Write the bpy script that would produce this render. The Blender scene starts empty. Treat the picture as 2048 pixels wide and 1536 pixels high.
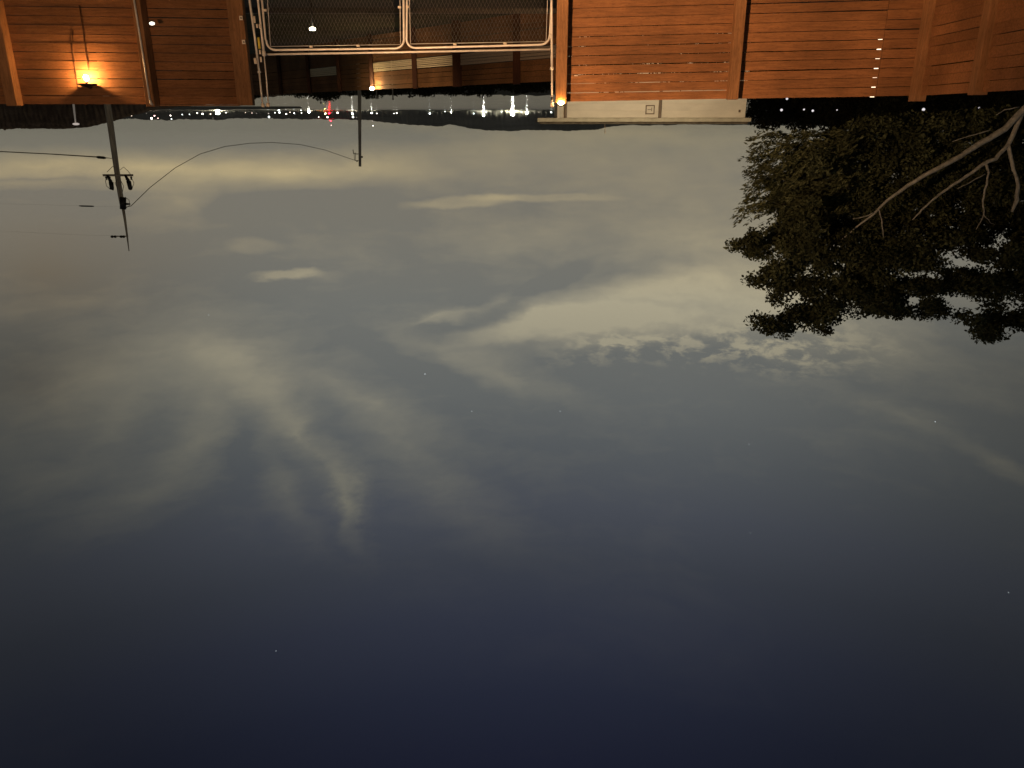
import bpy, math, random
import numpy as np
from mathutils import Vector, Matrix

random.seed(7)
rng = np.random.default_rng(7)
S = bpy.context.scene
COL = S.collection

# ------------------------------------------------------------------ camera
F_PX, PITCH, EYE = 1550.0, math.radians(19.27), 2.1
cp, sp = math.cos(PITCH), math.sin(PITCH)
cam_data = bpy.data.cameras.new('camera')
cam = bpy.data.objects.new('camera', cam_data)
COL.objects.link(cam)
cam_data.sensor_fit = 'HORIZONTAL'
cam_data.sensor_width = 36.0
cam_data.lens = 36.0 * F_PX / 2048.0
cam_data.clip_start, cam_data.clip_end = 0.05, 30000.0
cam.location = (0, 0, EYE)
# the photograph was taken with the camera held upside down
cam.rotation_euler = (Matrix.Rotation(math.pi / 2 + PITCH, 3, 'X') @ Matrix.Rotation(math.pi, 3, 'Z')).to_euler()
S.camera = cam


def ray(px, py):
    r, t = (1024.0 - px) / F_PX, (py - 768.0) / F_PX
    return r, cp - t * sp, sp + t * cp


def W(px, py, Y):
    """world point at distance Y seen at that place of the photograph"""
    x, y, z = ray(px, py)
    s = Y / y
    return Vector((x * s, Y, EYE + z * s))


def azel(px, py):
    x, y, z = ray(px, py)
    n = math.sqrt(x * x + y * y + z * z)
    return math.degrees(math.atan2(x, y)), math.degrees(math.asin(z / n))


def lin(c):
    return tuple(((v / 255) / 12.92 if v / 255 <= 0.04045 else ((v / 255 + 0.055) / 1.055) ** 2.4) for v in c)


# ------------------------------------------------------------------ render settings
S.render.engine = 'CYCLES'
S.view_settings.view_transform = 'Standard'
S.view_settings.look = 'None'
S.view_settings.exposure = 0.0
S.view_settings.gamma = 1.0
S.view_settings.use_curve_mapping = False
S.cycles.use_denoising = True
S.cycles.max_bounces = 6
S.cycles.sample_clamp_indirect = 4.0

# ------------------------------------------------------------------ world : night sky with clouds lit by the town
world = bpy.data.worlds.new('World')
S.world = world
world.use_nodes = True
NT = world.node_tree
for n in list(NT.nodes):
    NT.nodes.remove(n)
wout = NT.nodes.new('ShaderNodeOutputWorld')
wbg = NT.nodes.new('ShaderNodeBackground')
NT.links.new(wbg.outputs[0], wout.inputs[0])


def wn(t, **k):
    n = NT.nodes.new(t)
    for a, b in k.items():
        setattr(n, a, b)
    return n


def link(a, b):
    NT.links.new(a, b)


def wmath(op, a, b=None, clamp=False):
    n = wn('ShaderNodeMath', operation=op, use_clamp=clamp)
    for i, v in enumerate((a, b)):
        if v is None:
            continue
        if isinstance(v, (int, float)):
            n.inputs[i].default_value = v
        else:
            link(v, n.inputs[i])
    return n.outputs[0]


def wvec(op, a, b):
    n = wn('ShaderNodeVectorMath', operation=op)
    for i, v in enumerate((a, b)):
        if isinstance(v, (tuple, list)):
            n.inputs[i].default_value = v
        else:
            link(v, n.inputs[i])
    return n.outputs[0]


tc = wn('ShaderNodeTexCoord')
sepx = wn('ShaderNodeSeparateXYZ')
link(tc.outputs['Generated'], sepx.inputs[0])
az = wmath('MULTIPLY', wmath('ARCTAN2', sepx.outputs[0], sepx.outputs[1]), 180 / math.pi)
el = wmath('MULTIPLY', wmath('ARCSINE', sepx.outputs[2]), 180 / math.pi)
comb = wn('ShaderNodeCombineXYZ')
link(az, comb.inputs[0])
link(el, comb.inputs[1])
AE = comb.outputs[0]


def wnoise(vec, scale, detail=5, rough=0.55, dist=0.0):
    n = wn('ShaderNodeTexNoise')
    n.inputs['Scale'].default_value = scale
    n.inputs['Detail'].default_value = detail
    n.inputs['Roughness'].default_value = rough
    n.inputs['Distortion'].default_value = dist
    link(vec, n.inputs['Vector'])
    return n


# domain warp, stretched sideways
AEs = wvec('MULTIPLY', AE, (0.45, 1.0, 1.0))
n1 = wnoise(AEs, 0.22, 6, 0.55)
warp1 = wvec('MULTIPLY', wvec('SUBTRACT', n1.outputs['Color'], (0.5, 0.5, 0.5)), (5.5, 2.6, 0.0))
n2 = wnoise(AEs, 0.9, 5, 0.6)
warp2 = wvec('MULTIPLY', wvec('SUBTRACT', n2.outputs['Color'], (0.5, 0.5, 0.5)), (2.2, 1.1, 0.0))
# close to the horizon the sheets are thin: less warp there
damp = wn('ShaderNodeMapRange')
damp.inputs['From Min'].default_value = 0
damp.inputs['From Max'].default_value = 16
damp.inputs['To Min'].default_value = 0.25
damp.inputs['To Max'].default_value = 1.0
link(el, damp.inputs['Value'])
wsum = wn('ShaderNodeVectorMath', operation='SCALE')
link(wvec('ADD', warp1, warp2), wsum.inputs[0])
link(damp.outputs[0], wsum.inputs['Scale'])
VW = wvec('ADD', AE, wsum.outputs[0])


def blob(b):
    cx, cy, a, bb, ang, amp = b[:6]
    hard = len(b) > 6 and b[6]
    A = math.radians(ang)
    c0 = azel(cx, cy)
    c1 = azel(cx + a * math.cos(A), cy + a * math.sin(A))
    c2 = azel(cx - bb * math.sin(A), cy + bb * math.cos(A))
    la = math.hypot(c1[0] - c0[0], c1[1] - c0[1])
    lb = math.hypot(c2[0] - c0[0], c2[1] - c0[1])
    th = math.atan2(c1[1] - c0[1], c1[0] - c0[0])
    m = wn('ShaderNodeMapping', vector_type='TEXTURE')
    link(VW, m.inputs['Vector'])
    k = 1.35 if hard else 1.7
    m.inputs['Location'].default_value = (c0[0], c0[1], 0)
    m.inputs['Rotation'].default_value = (0, 0, th)
    m.inputs['Scale'].default_value = (la * k, lb * k, 1)
    g = wn('ShaderNodeTexGradient', gradient_type='SPHERICAL' if hard else 'QUADRATIC_SPHERE')
    link(m.outputs[0], g.inputs[0])
    v = g.outputs['Fac']
    if hard:
        r = wn('ShaderNodeMapRange', interpolation_type='SMOOTHSTEP')
        r.inputs['From Max'].default_value = 0.6
        link(v, r.inputs['Value'])
        v = r.outputs[0]
    return wmath('MULTIPLY', v, amp)


def total(bs):
    s = None
    for b in bs:
        v = blob(b)
        s = v if s is None else wmath('ADD', s, v)
    return s


BRIGHT = [
    (330, 338, 480, 36, 0, .80), (80, 332, 190, 26, 0, .45), (590, 345, 260, 30, -2, .60), (350, 405, 110, 50, 0, .40),
    (1290, 266, 260, 26, 0, .32), (960, 300, 520, 80, 0, .35), (930, 404, 105, 12, -4, .34, 1), (1090, 394, 150, 9, 0, .24, 1),
    (505, 498, 48, 16, 0, .20, 1), (570, 556, 60, 11, -3, .52, 1), (615, 562, 70, 11, 0, .2), (880, 636, 74, 11, -9, .50), (1000, 610, 110, 14, -14, .28),
    (1380, 612, 420, 66, -5, .60, 1), (1140, 646, 235, 26, -4, .52, 1), (1280, 590, 260, 46, -10, .22), (1560, 590, 330, 90, 0, .38), (1660, 650, 220, 60, 0, .34), (1350, 560, 260, 40, -8, .26),
    (1450, 480, 380, 60, -3, .40), (1400, 400, 520, 110, 0, .24), (1000, 480, 400, 60, 0, .18),
    (430, 710, 210, 90, 10, .50), (500, 790, 130, 90, 45, .44), (610, 870, 175, 44, 50, .74), (704, 1000, 100, 27, 74, .70), (745, 812, 215, 34, 24, .50),
    (800, 880, 200, 34, 32, .28), (385, 880, 170, 70, -50, .52), (230, 850, 200, 70, -38, .30), (250, 740, 240, 90, -12, .30), (570, 975, 160, 50, 50, .34), (860, 970, 250, 60, 35, .26),
    (1010, 745, 200, 40, 20, .46), (880, 690, 160, 30, 12, .24), (90, 800, 230, 80, -8, .34), (60, 960, 170, 110, 0, .26), (300, 985, 240, 70, -28, .22), (140, 600, 200, 30, -6, .16),
    (1850, 850, 190, 24, 22, .34), (2010, 920, 90, 20, 22, .34), (1780, 700, 280, 50, 5, .30), (1640, 760, 200, 50, 0, .14), (1980, 780, 160, 50, 10, .2)]
RAGGED = [(1440, 706, 320, 44, 1, 1.1), (1230, 694, 130, 34, 0, .9), (1600, 706, 180, 50, -3, .9), (1440, 672, 300, 30, 0, .5)]
DARK = [
    (80, 357, 170, 5, 0, .30), (120, 386, 190, 8, 0, .38), (90, 420, 160, 12, 0, .3), (560, 410, 170, 26, -6, .30, 1), (1105, 562, 95, 22, -28, .26, 1),
    (300, 268, 520, 22, 0, .22), (720, 280, 240, 22, 0, .2), (478, 880, 46, 90, 0, .42), (860, 735, 170, 30, 24, .24), (60, 745, 100, 36, 0, .22),
    (640, 920, 90, 16, 50, .15), (1240, 740, 260, 24, 0, .2)]
BROWN = [(90, 540, 330, 170, 0, .75), (60, 760, 200, 150, 0, .35)]

# general drifting cloud everywhere, so the sky goes on outside the picture
n3 = wnoise(AEs, 0.055, 6, 0.5, 0.4)
n4 = wnoise(AEs, 0.5, 8, 0.62, 0.2)
n5 = wnoise(wvec('MULTIPLY', AE, (0.6, 1.3, 1)), 0.85, 10, 0.64, 0.25)
mod = wmath('ADD', wmath('MULTIPLY', n4.outputs['Fac'], 1.1), 0.48)
c = wmath('MULTIPLY', total(BRIGHT), mod)
rag = wn('ShaderNodeMapRange', interpolation_type='SMOOTHSTEP')
rag.inputs['From Min'].default_value = 0.43
rag.inputs['From Max'].default_value = 0.62
link(n5.outputs['Fac'], rag.inputs['Value'])
c = wmath('ADD', c, wmath('MULTIPLY', wmath('MULTIPLY', total(RAGGED), rag.outputs[0]), 0.8))
c = wmath('ADD', c, wmath('MULTIPLY', wmath('SUBTRACT', n3.outputs['Fac'], 0.5), 0.35))
c = wmath('SUBTRACT', c, total(DARK))
n6 = wnoise(wvec('MULTIPLY', VW, (0.35, 1.5, 1)), 0.55, 8, 0.62, 0.3)
hif = wn('ShaderNodeMapRange', interpolation_type='SMOOTHSTEP')
hif.inputs['From Min'].default_value = 20
hif.inputs['From Max'].default_value = 36
hif.inputs['To Min'].default_value = 1.0
hif.inputs['To Max'].default_value = 0.25
link(el, hif.inputs['Value'])
c = wmath('ADD', c, wmath('MULTIPLY', wmath('MULTIPLY', wmath('SUBTRACT', n6.outputs['Fac'], 0.5), 0.42), hif.outputs[0]))
n7 = wnoise(VW, 0.16, 7, 0.6, 0.2)
c = wmath('ADD', c, wmath('MULTIPLY', wmath('MULTIPLY', wmath('SUBTRACT', n7.outputs['Fac'], 0.5), 0.38), hif.outputs[0]))
c = wmath('ADD', c, 0.0, True)


def ramp(stops, src, emax=80.0):
    n = wn('ShaderNodeValToRGB')
    n.color_ramp.interpolation = 'B_SPLINE' if False else 'LINEAR'
    e = n.color_ramp.elements
    while len(e) > 1:
        e.remove(e[-1])
    for i, (p, col) in enumerate(stops):
        q = (p + 20) / (emax + 20)
        if i == 0:
            e[0].position = q
            t = e[0]
        else:
            t = e.new(q)
        t.color = (*lin(col), 1)
    m = wmath('DIVIDE', wmath('ADD', src, 20), emax + 20)
    link(m, n.inputs[0])
    return n.outputs[0]


SKY_BASE = ramp([(-20, (30, 28, 24)), (-3, (60, 57, 48)), (-0.5, (124, 120, 105)), (1, (128, 124, 110)), (3.5, (124, 120, 109)),
                 (7, (121, 118, 108)), (13, (112, 113, 108)), (20, (98, 101, 100)), (24, (84, 88, 91)), (28, (71, 75, 83)), (32, (58, 62, 71)), (36, (47, 51, 64)), (41, (35, 39, 54)),
                 (46, (26, 29, 45)), (60, (17, 20, 34)), (80, (13, 15, 28))], el)
SKY_CLOUD = ramp([(-20, (60, 55, 45)), (0, (184, 166, 126)), (5, (186, 169, 130)), (13, (170, 162, 138)), (20, (138, 134, 118)),
                  (28, (118, 116, 103)), (36, (90, 89, 84)), (46, (52, 53, 60)), (80, (30, 30, 40))], el)
mx = wn('ShaderNodeMixRGB')
link(c, mx.inputs[0])
link(SKY_BASE, mx.inputs[1])
link(SKY_CLOUD, mx.inputs[2])
mb = wn('ShaderNodeMixRGB', blend_type='MULTIPLY')
link(wmath('ADD', total(BROWN), 0, True), mb.inputs[0])
link(mx.outputs[0], mb.inputs[1])
mb.inputs[2].default_value = (1.04, 0.86, 0.68, 1)
# a trace of real twilight scatter
nish = wn('ShaderNodeTexSky', sky_type='NISHITA')
nish.sun_disc = False
nish.sun_elevation = math.radians(-4)
nish.sun_rotation = math.radians(200)
addn = wn('ShaderNodeMixRGB', blend_type='ADD')
addn.inputs[0].default_value = 0.02
# lens corner darkening put into the sky colour, high up on both sides
hx, hy = wmath('DIVIDE', wmath('SUBTRACT', az, -0.5), 0.95), wmath('MULTIPLY', wmath('SUBTRACT', el, 12.0), 0.6)
dist = wmath('SQRT', wmath('ADD', wmath('MULTIPLY', hx, hx), wmath('MULTIPLY', hy, hy)))
fade = wn('ShaderNodeMapRange', interpolation_type='SMOOTHSTEP')
fade.inputs['From Min'].default_value = 12
fade.inputs['From Max'].default_value = 46
fade.inputs['To Min'].default_value = 1.0
fade.inputs['To Max'].default_value = 0.40
link(dist, fade.inputs['Value'])
lowk = wn('ShaderNodeMapRange', interpolation_type='SMOOTHSTEP')
lowk.inputs['From Min'].default_value = 5
lowk.inputs['From Max'].default_value = 16
link(el, lowk.inputs['Value'])
fmix = wn('ShaderNodeMix', data_type='FLOAT')
link(lowk.outputs[0], fmix.inputs[0])
fmix.inputs[2].default_value = 1.0
link(fade.outputs[0], fmix.inputs[3])
fsc = wn('ShaderNodeVectorMath', operation='SCALE')
link(mb.outputs[0], fsc.inputs[0])
link(fmix.outputs[0], fsc.inputs['Scale'])
link(fsc.outputs[0], addn.inputs[1])
link(nish.outputs[0], addn.inputs[2])
link(addn.outputs[0], wbg.inputs[0])
wbg.inputs[1].default_value = 1.0

# faint moonlight
moon_d = bpy.data.lights.new('moonlight', 'SUN')
moon_d.energy = 0.02
moon_d.angle = math.radians(0.5)
moon_d.color = (0.85, 0.9, 1.0)
moon = bpy.data.objects.new('moonlight', moon_d)
moon.rotation_euler = (math.radians(40), 0, math.radians(160))
COL.objects.link(moon)


# ------------------------------------------------------------------ materials
def mat(name, col, rough=0.8, metal=0.0, noise=None, bump=0.0, vary=0.0, emit=None, strength=1.0, spec=0.5):
    m = bpy.data.materials.new(name)
    m.use_nodes = True
    nt = m.node_tree
    b = nt.nodes['Principled BSDF']
    b.inputs['Base Color'].default_value = (*col, 1)
    b.inputs['Roughness'].default_value = rough
    b.inputs['Metallic'].default_value = metal
    b.inputs['Specular IOR Level'].default_value = spec
    if emit:
        b.inputs['Emission Color'].default_value = (*emit, 1)
        b.inputs['Emission Strength'].default_value = strength
    if noise:
        scale, lo, hi, stretch = noise
        t = nt.nodes.new('ShaderNodeTexCoord')
        mp = nt.nodes.new('ShaderNodeMapping')
        mp.inputs['Scale'].default_value = stretch
        nt.links.new(t.outputs['Object'], mp.inputs[0])
        oi = nt.nodes.new('ShaderNodeObjectInfo')
        cx = nt.nodes.new('ShaderNodeVectorMath')
        cx.operation = 'SCALE'
        cx.inputs[0].default_value = (31, 17, 53)
        nt.links.new(oi.outputs['Random'], cx.inputs['Scale'])
        av = nt.nodes.new('ShaderNodeVectorMath')
        av.operation = 'ADD'
        nt.links.new(mp.outputs[0], av.inputs[0])
        nt.links.new(cx.outputs[0], av.inputs[1])
        n = nt.nodes.new('ShaderNodeTexNoise')
        n.inputs['Scale'].default_value = scale
        n.inputs['Detail'].default_value = 6
        n.inputs['Roughness'].default_value = 0.6
        nt.links.new(av.outputs[0], n.inputs['Vector'])
        r = nt.nodes.new('ShaderNodeValToRGB')
        r.color_ramp.elements[0].position = 0.3
        r.color_ramp.elements[1].position = 0.7
        r.color_ramp.elements[0].color = (*[v * lo for v in col], 1)
        r.color_ramp.elements[1].color = (*[v * hi for v in col], 1)
        nt.links.new(n.outputs['Fac'], r.inputs[0])
        out = r.outputs[0]
        if vary:
            h = nt.nodes.new('ShaderNodeHueSaturation')
            mr = nt.nodes.new('ShaderNodeMapRange')
            mr.inputs['To Min'].default_value = 1 - vary
            mr.inputs['To Max'].default_value = 1 + vary
            nt.links.new(oi.outputs['Random'], mr.inputs['Value'])
            nt.links.new(mr.outputs[0], h.inputs['Value'])
            nt.links.new(out, h.inputs['Color'])
            out = h.outputs[0]
        if 'wood' in name:
            gp_n = nt.nodes.new('ShaderNodeNewGeometry')
            wn2 = nt.nodes.new('ShaderNodeTexNoise')
            wn2.inputs['Scale'].default_value = 1.1
            wn2.inputs['Detail'].default_value = 4
            nt.links.new(gp_n.outputs['Position'], wn2.inputs['Vector'])
            wr = nt.nodes.new('ShaderNodeMapRange')
            wr.inputs['From Min'].default_value = .35
            wr.inputs['From Max'].default_value = .65
            wr.inputs['To Min'].default_value = .68
            wr.inputs['To Max'].default_value = 1.12
            nt.links.new(wn2.outputs['Fac'], wr.inputs['Value'])
            kn = nt.nodes.new('ShaderNodeTexNoise')
            kn.inputs['Scale'].default_value = 26
            kn.inputs['Detail'].default_value = 3
            nt.links.new(av.outputs[0], kn.inputs['Vector'])
            kr = nt.nodes.new('ShaderNodeMapRange')
            kr.inputs['From Min'].default_value = .3
            kr.inputs['From Max'].default_value = .45
            kr.inputs['To Min'].default_value = .55
            nt.links.new(kn.outputs['Fac'], kr.inputs['Value'])
            km = nt.nodes.new('ShaderNodeMath')
            km.operation = 'MULTIPLY'
            nt.links.new(wr.outputs[0], km.inputs[0])
            nt.links.new(kr.outputs[0], km.inputs[1])
            sc_ = nt.nodes.new('ShaderNodeVectorMath')
            sc_.operation = 'SCALE'
            nt.links.new(out, sc_.inputs[0])
            nt.links.new(km.outputs[0], sc_.inputs['Scale'])
            out = sc_.outputs[0]
        nt.links.new(out, b.inputs['Base Color'])
        if bump:
            bp = nt.nodes.new('ShaderNodeBump')
            bp.inputs['Strength'].default_value = bump
            bp.inputs['Distance'].default_value = 0.01
            nt.links.new(n.outputs['Fac'], bp.inputs['Height'])
            nt.links.new(bp.outputs[0], b.inputs['Normal'])
    return m


def emat(name, col, strength):
    m = bpy.data.materials.new(name)
    m.use_nodes = True
    nt = m.node_tree
    nt.nodes.clear()
    o = nt.nodes.new('ShaderNodeOutputMaterial')
    e = nt.nodes.new('ShaderNodeEmission')
    e.inputs[0].default_value = (*col, 1)
    e.inputs[1].default_value = strength
    nt.links.new(e.outputs[0], o.inputs[0])
    return m


M = {}
M['wood'] = mat('cedar_wood', (0.30, 0.135, 0.055), 0.75, noise=(5, 0.72, 1.22, (0.5, 6, 9)), bump=0.4, vary=0.13, spec=0.25)
M['post'] = mat('post_wood', (0.34, 0.17, 0.075), 0.75, noise=(6, 0.75, 1.2, (7, 7, 0.6)), bump=0.4, vary=0.1, spec=0.25)
M['old_wood'] = mat('neighbour_wood', (0.17, 0.085, 0.035), 0.85, noise=(4, 0.65, 1.25, (0.6, 5, 9)), bump=0.3, vary=0.15, spec=0.2)
M['shaded_post'] = mat('shaded_post_wood', (0.06, 0.025, 0.014), 0.85, noise=(5, 0.7, 1.2, (6, 6, 0.7)), spec=0.2)  # shade on the far fence posts' fronts, put into their colour
M['pale_slat'] = mat('pale_slat_paint', (0.62, 0.52, 0.34), 0.7, noise=(5, 0.8, 1.1, (0.7, 5, 5)), vary=0.08)
M['grey_slat'] = mat('grey_slat_paint', (0.26, 0.22, 0.17), 0.8, noise=(5, 0.8, 1.15, (0.7, 5, 5)), vary=0.08)
M['galv'] = mat('galvanised_steel', (0.70, 0.68, 0.64), 0.4, 0.15, noise=(9, 0.85, 1.1, (1, 1, 1)), bump=0.05)
M['wire'] = mat('chain_wire', (0.36, 0.34, 0.30), 0.45, 0.5, noise=(20, 0.7, 1.15, (1, 1, 1)))
M['cap'] = mat('pale_plastic', (0.75, 0.68, 0.58), 0.5, noise=(30, 0.9, 1.05, (1, 1, 1)))
M['yellow'] = mat('yellow_tape', (0.75, 0.62, 0.08), 0.5, noise=(30, 0.9, 1.05, (1, 1, 1)))
M['black'] = mat('black_metal', (0.03, 0.028, 0.026), 0.5, 0.4, noise=(12, 0.8, 1.2, (1, 1, 1)))
M['cable'] = mat('brown_cable', (0.12, 0.05, 0.02), 0.6, noise=(12, 0.8, 1.2, (1, 1, 1)))
M['line'] = mat('power_cable', (0.32, 0.28, 0.2), 0.6, noise=(2, 0.8, 1.2, (1, 1, 1)))
M['pole'] = mat('weathered_pole', (0.52, 0.46, 0.36), 0.85, noise=(4, 0.55, 1.4, (4, 4, 0.35)), bump=0.4, spec=0.2)
M['ground'] = mat('yard_ground', (0.03, 0.033, 0.014), 0.95, noise=(0.6, 0.5, 1.5, (1, 1, 1)), bump=0.3, spec=0.1)
M['asphalt'] = mat('asphalt', (0.03, 0.028, 0.025), 0.9, noise=(8, 0.7, 1.3, (1, 1, 1)), bump=0.2, spec=0.2)
M['kerb'] = mat('concrete_kerb', (0.07, 0.065, 0.055), 0.9, noise=(3, 0.7, 1.2, (1, 1, 1)))
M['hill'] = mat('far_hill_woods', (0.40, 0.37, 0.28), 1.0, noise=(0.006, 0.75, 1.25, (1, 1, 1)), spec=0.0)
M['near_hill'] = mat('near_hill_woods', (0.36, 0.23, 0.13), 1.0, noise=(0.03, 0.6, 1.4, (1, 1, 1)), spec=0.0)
M['siding'] = mat('cream_siding', (0.63, 0.57, 0.46), 0.8, noise=(1.2, 0.86, 1.06, (1, 1, 2)), bump=0.05, vary=0.03, spec=0.2)
M['roof'] = mat('grey_roof_edge', (0.42, 0.38, 0.28), 0.85, noise=(3, 0.75, 1.2, (1, 1, 1)), spec=0.2)
M['roof_top'] = mat('dark_shingles', (0.14, 0.12, 0.085), 0.95, noise=(6, 0.6, 1.4, (1, 1, 1)), spec=0.2)
M['pipe'] = mat('brown_downpipe', (0.13, 0.09, 0.055), 0.6, noise=(4, 0.8, 1.2, (1, 1, 1)))
M['bark'] = mat('pale_bark', (0.30, 0.32, 0.31), 0.9, noise=(7, 0.55, 1.35, (2, 2, 2)), bump=0.5, spec=0.2)
M['dark_bark'] = mat('dark_bark', (0.05, 0.04, 0.03), 0.95, noise=(4, 0.6, 1.3, (1, 1, 1)), spec=0.1)


def leaf_mat(name, col, trans=0.25):
    m = bpy.data.materials.new(name)
    m.use_nodes = True
    nt = m.node_tree
    nt.nodes.clear()
    o = nt.nodes.new('ShaderNodeOutputMaterial')
    g = nt.nodes.new('ShaderNodeNewGeometry')
    r = nt.nodes.new('ShaderNodeValToRGB')
    r.color_ramp.elements[0].color = (*[v * 0.35 for v in col], 1)
    r.color_ramp.elements[1].color = (*[v * 1.6 for v in col], 1)
    tcn = nt.nodes.new('ShaderNodeNewGeometry')
    nz = nt.nodes.new('ShaderNodeTexNoise')
    nz.inputs['Scale'].default_value = 1.6
    nz.inputs['Detail'].default_value = 3
    nt.links.new(tcn.outputs['Position'], nz.inputs['Vector'])
    mm = nt.nodes.new('ShaderNodeMath')
    mm.operation = 'MULTIPLY'
    nt.links.new(g.outputs['Random Per Island'], mm.inputs[0])
    mrn = nt.nodes.new('ShaderNodeMapRange')
    mrn.inputs['From Min'].default_value = 0.38
    mrn.inputs['From Max'].default_value = 0.62
    mrn.inputs['To Min'].default_value = 0.1
    nt.links.new(nz.outputs['Fac'], mrn.inputs['Value'])
    nt.links.new(mrn.outputs[0], mm.inputs[1])
    nt.links.new(mm.outputs[0], r.inputs[0])
    d = nt.nodes.new('ShaderNodeBsdfDiffuse')
    t = nt.nodes.new('ShaderNodeBsdfTranslucent')
    nt.links.new(r.outputs[0], d.inputs[0])
    nt.links.new(r.outputs[0], t.inputs[0])
    mxs = nt.nodes.new('ShaderNodeMixShader')
    mxs.inputs[0].default_value = trans
    nt.links.new(d.outputs[0], mxs.inputs[1])
    nt.links.new(t.outputs[0], mxs.inputs[2])
    nt.links.new(mxs.outputs[0], o.inputs[0])
    return m


M['leaf'] = leaf_mat('olive_leaves', (0.082, 0.10, 0.058))
M['needle'] = leaf_mat('feathery_leaves', (0.10, 0.118, 0.066))
M['bush'] = leaf_mat('dark_bush_leaves', (0.05, 0.048, 0.022))
M['woods'] = leaf_mat('black_green_leaves', (0.035, 0.036, 0.02))

wm = bpy.data.materials.new('lake_water')
wm.use_nodes = True
wb = wm.node_tree.nodes['Principled BSDF']
wb.inputs['Base Color'].default_value = (0.010, 0.011, 0.010, 1)
wb.inputs['Roughness'].default_value = 0.17
wb.inputs['IOR'].default_value = 1.33
wtc = wm.node_tree.nodes.new('ShaderNodeTexCoord')
wno = wm.node_tree.nodes.new('ShaderNodeTexNoise')
wno.inputs['Scale'].default_value = 0.02
wno.inputs['Detail'].default_value = 5
wm.node_tree.links.new(wtc.outputs['Object'], wno.inputs['Vector'])
wmr = wm.node_tree.nodes.new('ShaderNodeMapRange')
wmr.inputs['To Min'].default_value = 0.15
wmr.inputs['To Max'].default_value = 0.19
wm.node_tree.links.new(wno.outputs['Fac'], wmr.inputs['Value'])
wm.node_tree.links.new(wmr.outputs[0], wb.inputs['Roughness'])
M['water'] = wm


# ------------------------------------------------------------------ mesh helpers
class MB:
    def __init__(s):
        s.v, s.f, s.smooth = [], [], []

    def box(s, c, size, rot=None, taper=None):
        c = Vector(c)
        R = rot if rot is not None else Matrix.Identity(3)
        b = len(s.v)
        for sz in (-1, 1):
            k = taper if (taper and sz == 1) else 1
            for sx, sy in ((-1, -1), (1, -1), (1, 1), (-1, 1)):
                s.v.append(c + R @ Vector((sx * size[0] / 2 * k, sy * size[1] / 2 * k, sz * size[2] / 2)))
        for q in ((0, 3, 2, 1), (4, 5, 6, 7), (0, 1, 5, 4), (1, 2, 6, 5), (2, 3, 7, 6), (3, 0, 4, 7)):
            s.f.append(tuple(b + i for i in q))
            s.smooth.append(False)
        return s

    def tube(s, pts, rad, n=8, caps=True):
        pts = [Vector(p) for p in pts]
        rads = rad if isinstance(rad, (list, tuple)) else [rad] * len(pts)
        b = len(s.v)
        up = None
        for i, p in enumerate(pts):
            d = (pts[min(i + 1, len(pts) - 1)] - pts[max(i - 1, 0)])
            d = d.normalized() if d.length > 1e-9 else Vector((0, 0, 1))
            if up is None:
                up = d.orthogonal().normalized()
            else:
                up = (up - d * up.dot(d))
                up = up.normalized() if up.length > 1e-6 else d.orthogonal().normalized()
            q = d.cross(up)
            for k in range(n):
                a = 2 * math.pi * k / n
                s.v.append(p + (up * math.cos(a) + q * math.sin(a)) * rads[i])
        for i in range(len(pts) - 1):
            for k in range(n):
                a0, a1 = b + i * n + k, b + i * n + (k + 1) % n
                s.f.append((a0, a1, a1 + n, a0 + n))
                s.smooth.append(True)
        if caps:
            s.f.append(tuple(b + k for k in reversed(range(n))))
            s.smooth.append(False)
            e = b + (len(pts) - 1) * n
            s.f.append(tuple(e + k for k in range(n)))
            s.smooth.append(False)
        return s

    def ball(s, c, r, nu=10, nv=7, sq=(1, 1, 1)):
        c = Vector(c)
        b = len(s.v)
        s.v.append(c + Vector((0, 0, -r * sq[2])))
        for j in range(1, nv):
            t = -math.pi / 2 + math.pi * j / nv
            for i in range(nu):
                a = 2 * math.pi * i / nu
                s.v.append(c + Vector((r * sq[0] * math.cos(t) * math.cos(a), r * sq[1] * math.cos(t) * math.sin(a), r * sq[2] * math.sin(t))))
        s.v.append(c + Vector((0, 0, r * sq[2])))
        top = len(s.v) - 1
        for i in range(nu):
            s.f.append((b, b + 1 + (i + 1) % nu, b + 1 + i))
            s.f.append((top, top - nu + i, top - nu + (i + 1) % nu))
            s.smooth += [True, True]
        for j in range(nv - 2):
            for i in range(nu):
                p, q = b + 1 + j * nu + i, b + 1 + j * nu + (i + 1) % nu
                s.f.append((p, q, q + nu, p + nu))
                s.smooth.append(True)
        return s

    def quad(s, a, b_, c, d):
        i = len(s.v)
        s.v += [Vector(a), Vector(b_), Vector(c), Vector(d)]
        s.f.append((i, i + 1, i + 2, i + 3))
        s.smooth.append(False)
        return s

    def build(s, name, m, parent=None, bevel=0):
        me = bpy.data.meshes.new(name)
        off = parent.location if parent is not None else Vector((0, 0, 0))
        if parent is not None and parent.parent is not None:
            off = off + parent.parent.location
        c = Vector((0, 0, 0))
        for p in s.v:
            c += p
        c /= max(1, len(s.v))
        me.from_pydata([tuple(p - c) for p in s.v], [], s.f)
        me.polygons.foreach_set('use_smooth', s.smooth)
        me.materials.append(m)
        o = bpy.data.objects.new(name, me)
        COL.objects.link(o)
        o.location = c - off
        if parent is not None:
            o.parent = parent
        if bevel:
            bv = o.modifiers.new('edge', 'BEVEL')
            bv.width = bevel
            bv.segments = 1
            bv.limit_method = 'ANGLE'
        return o


def tag(o, label=None, cat=None, group=None, kind=None):
    if label:
        o['label'] = label
    if cat:
        o['category'] = cat
    if group:
        o['group'] = group
    if kind:
        o['kind'] = kind
    return o


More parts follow.
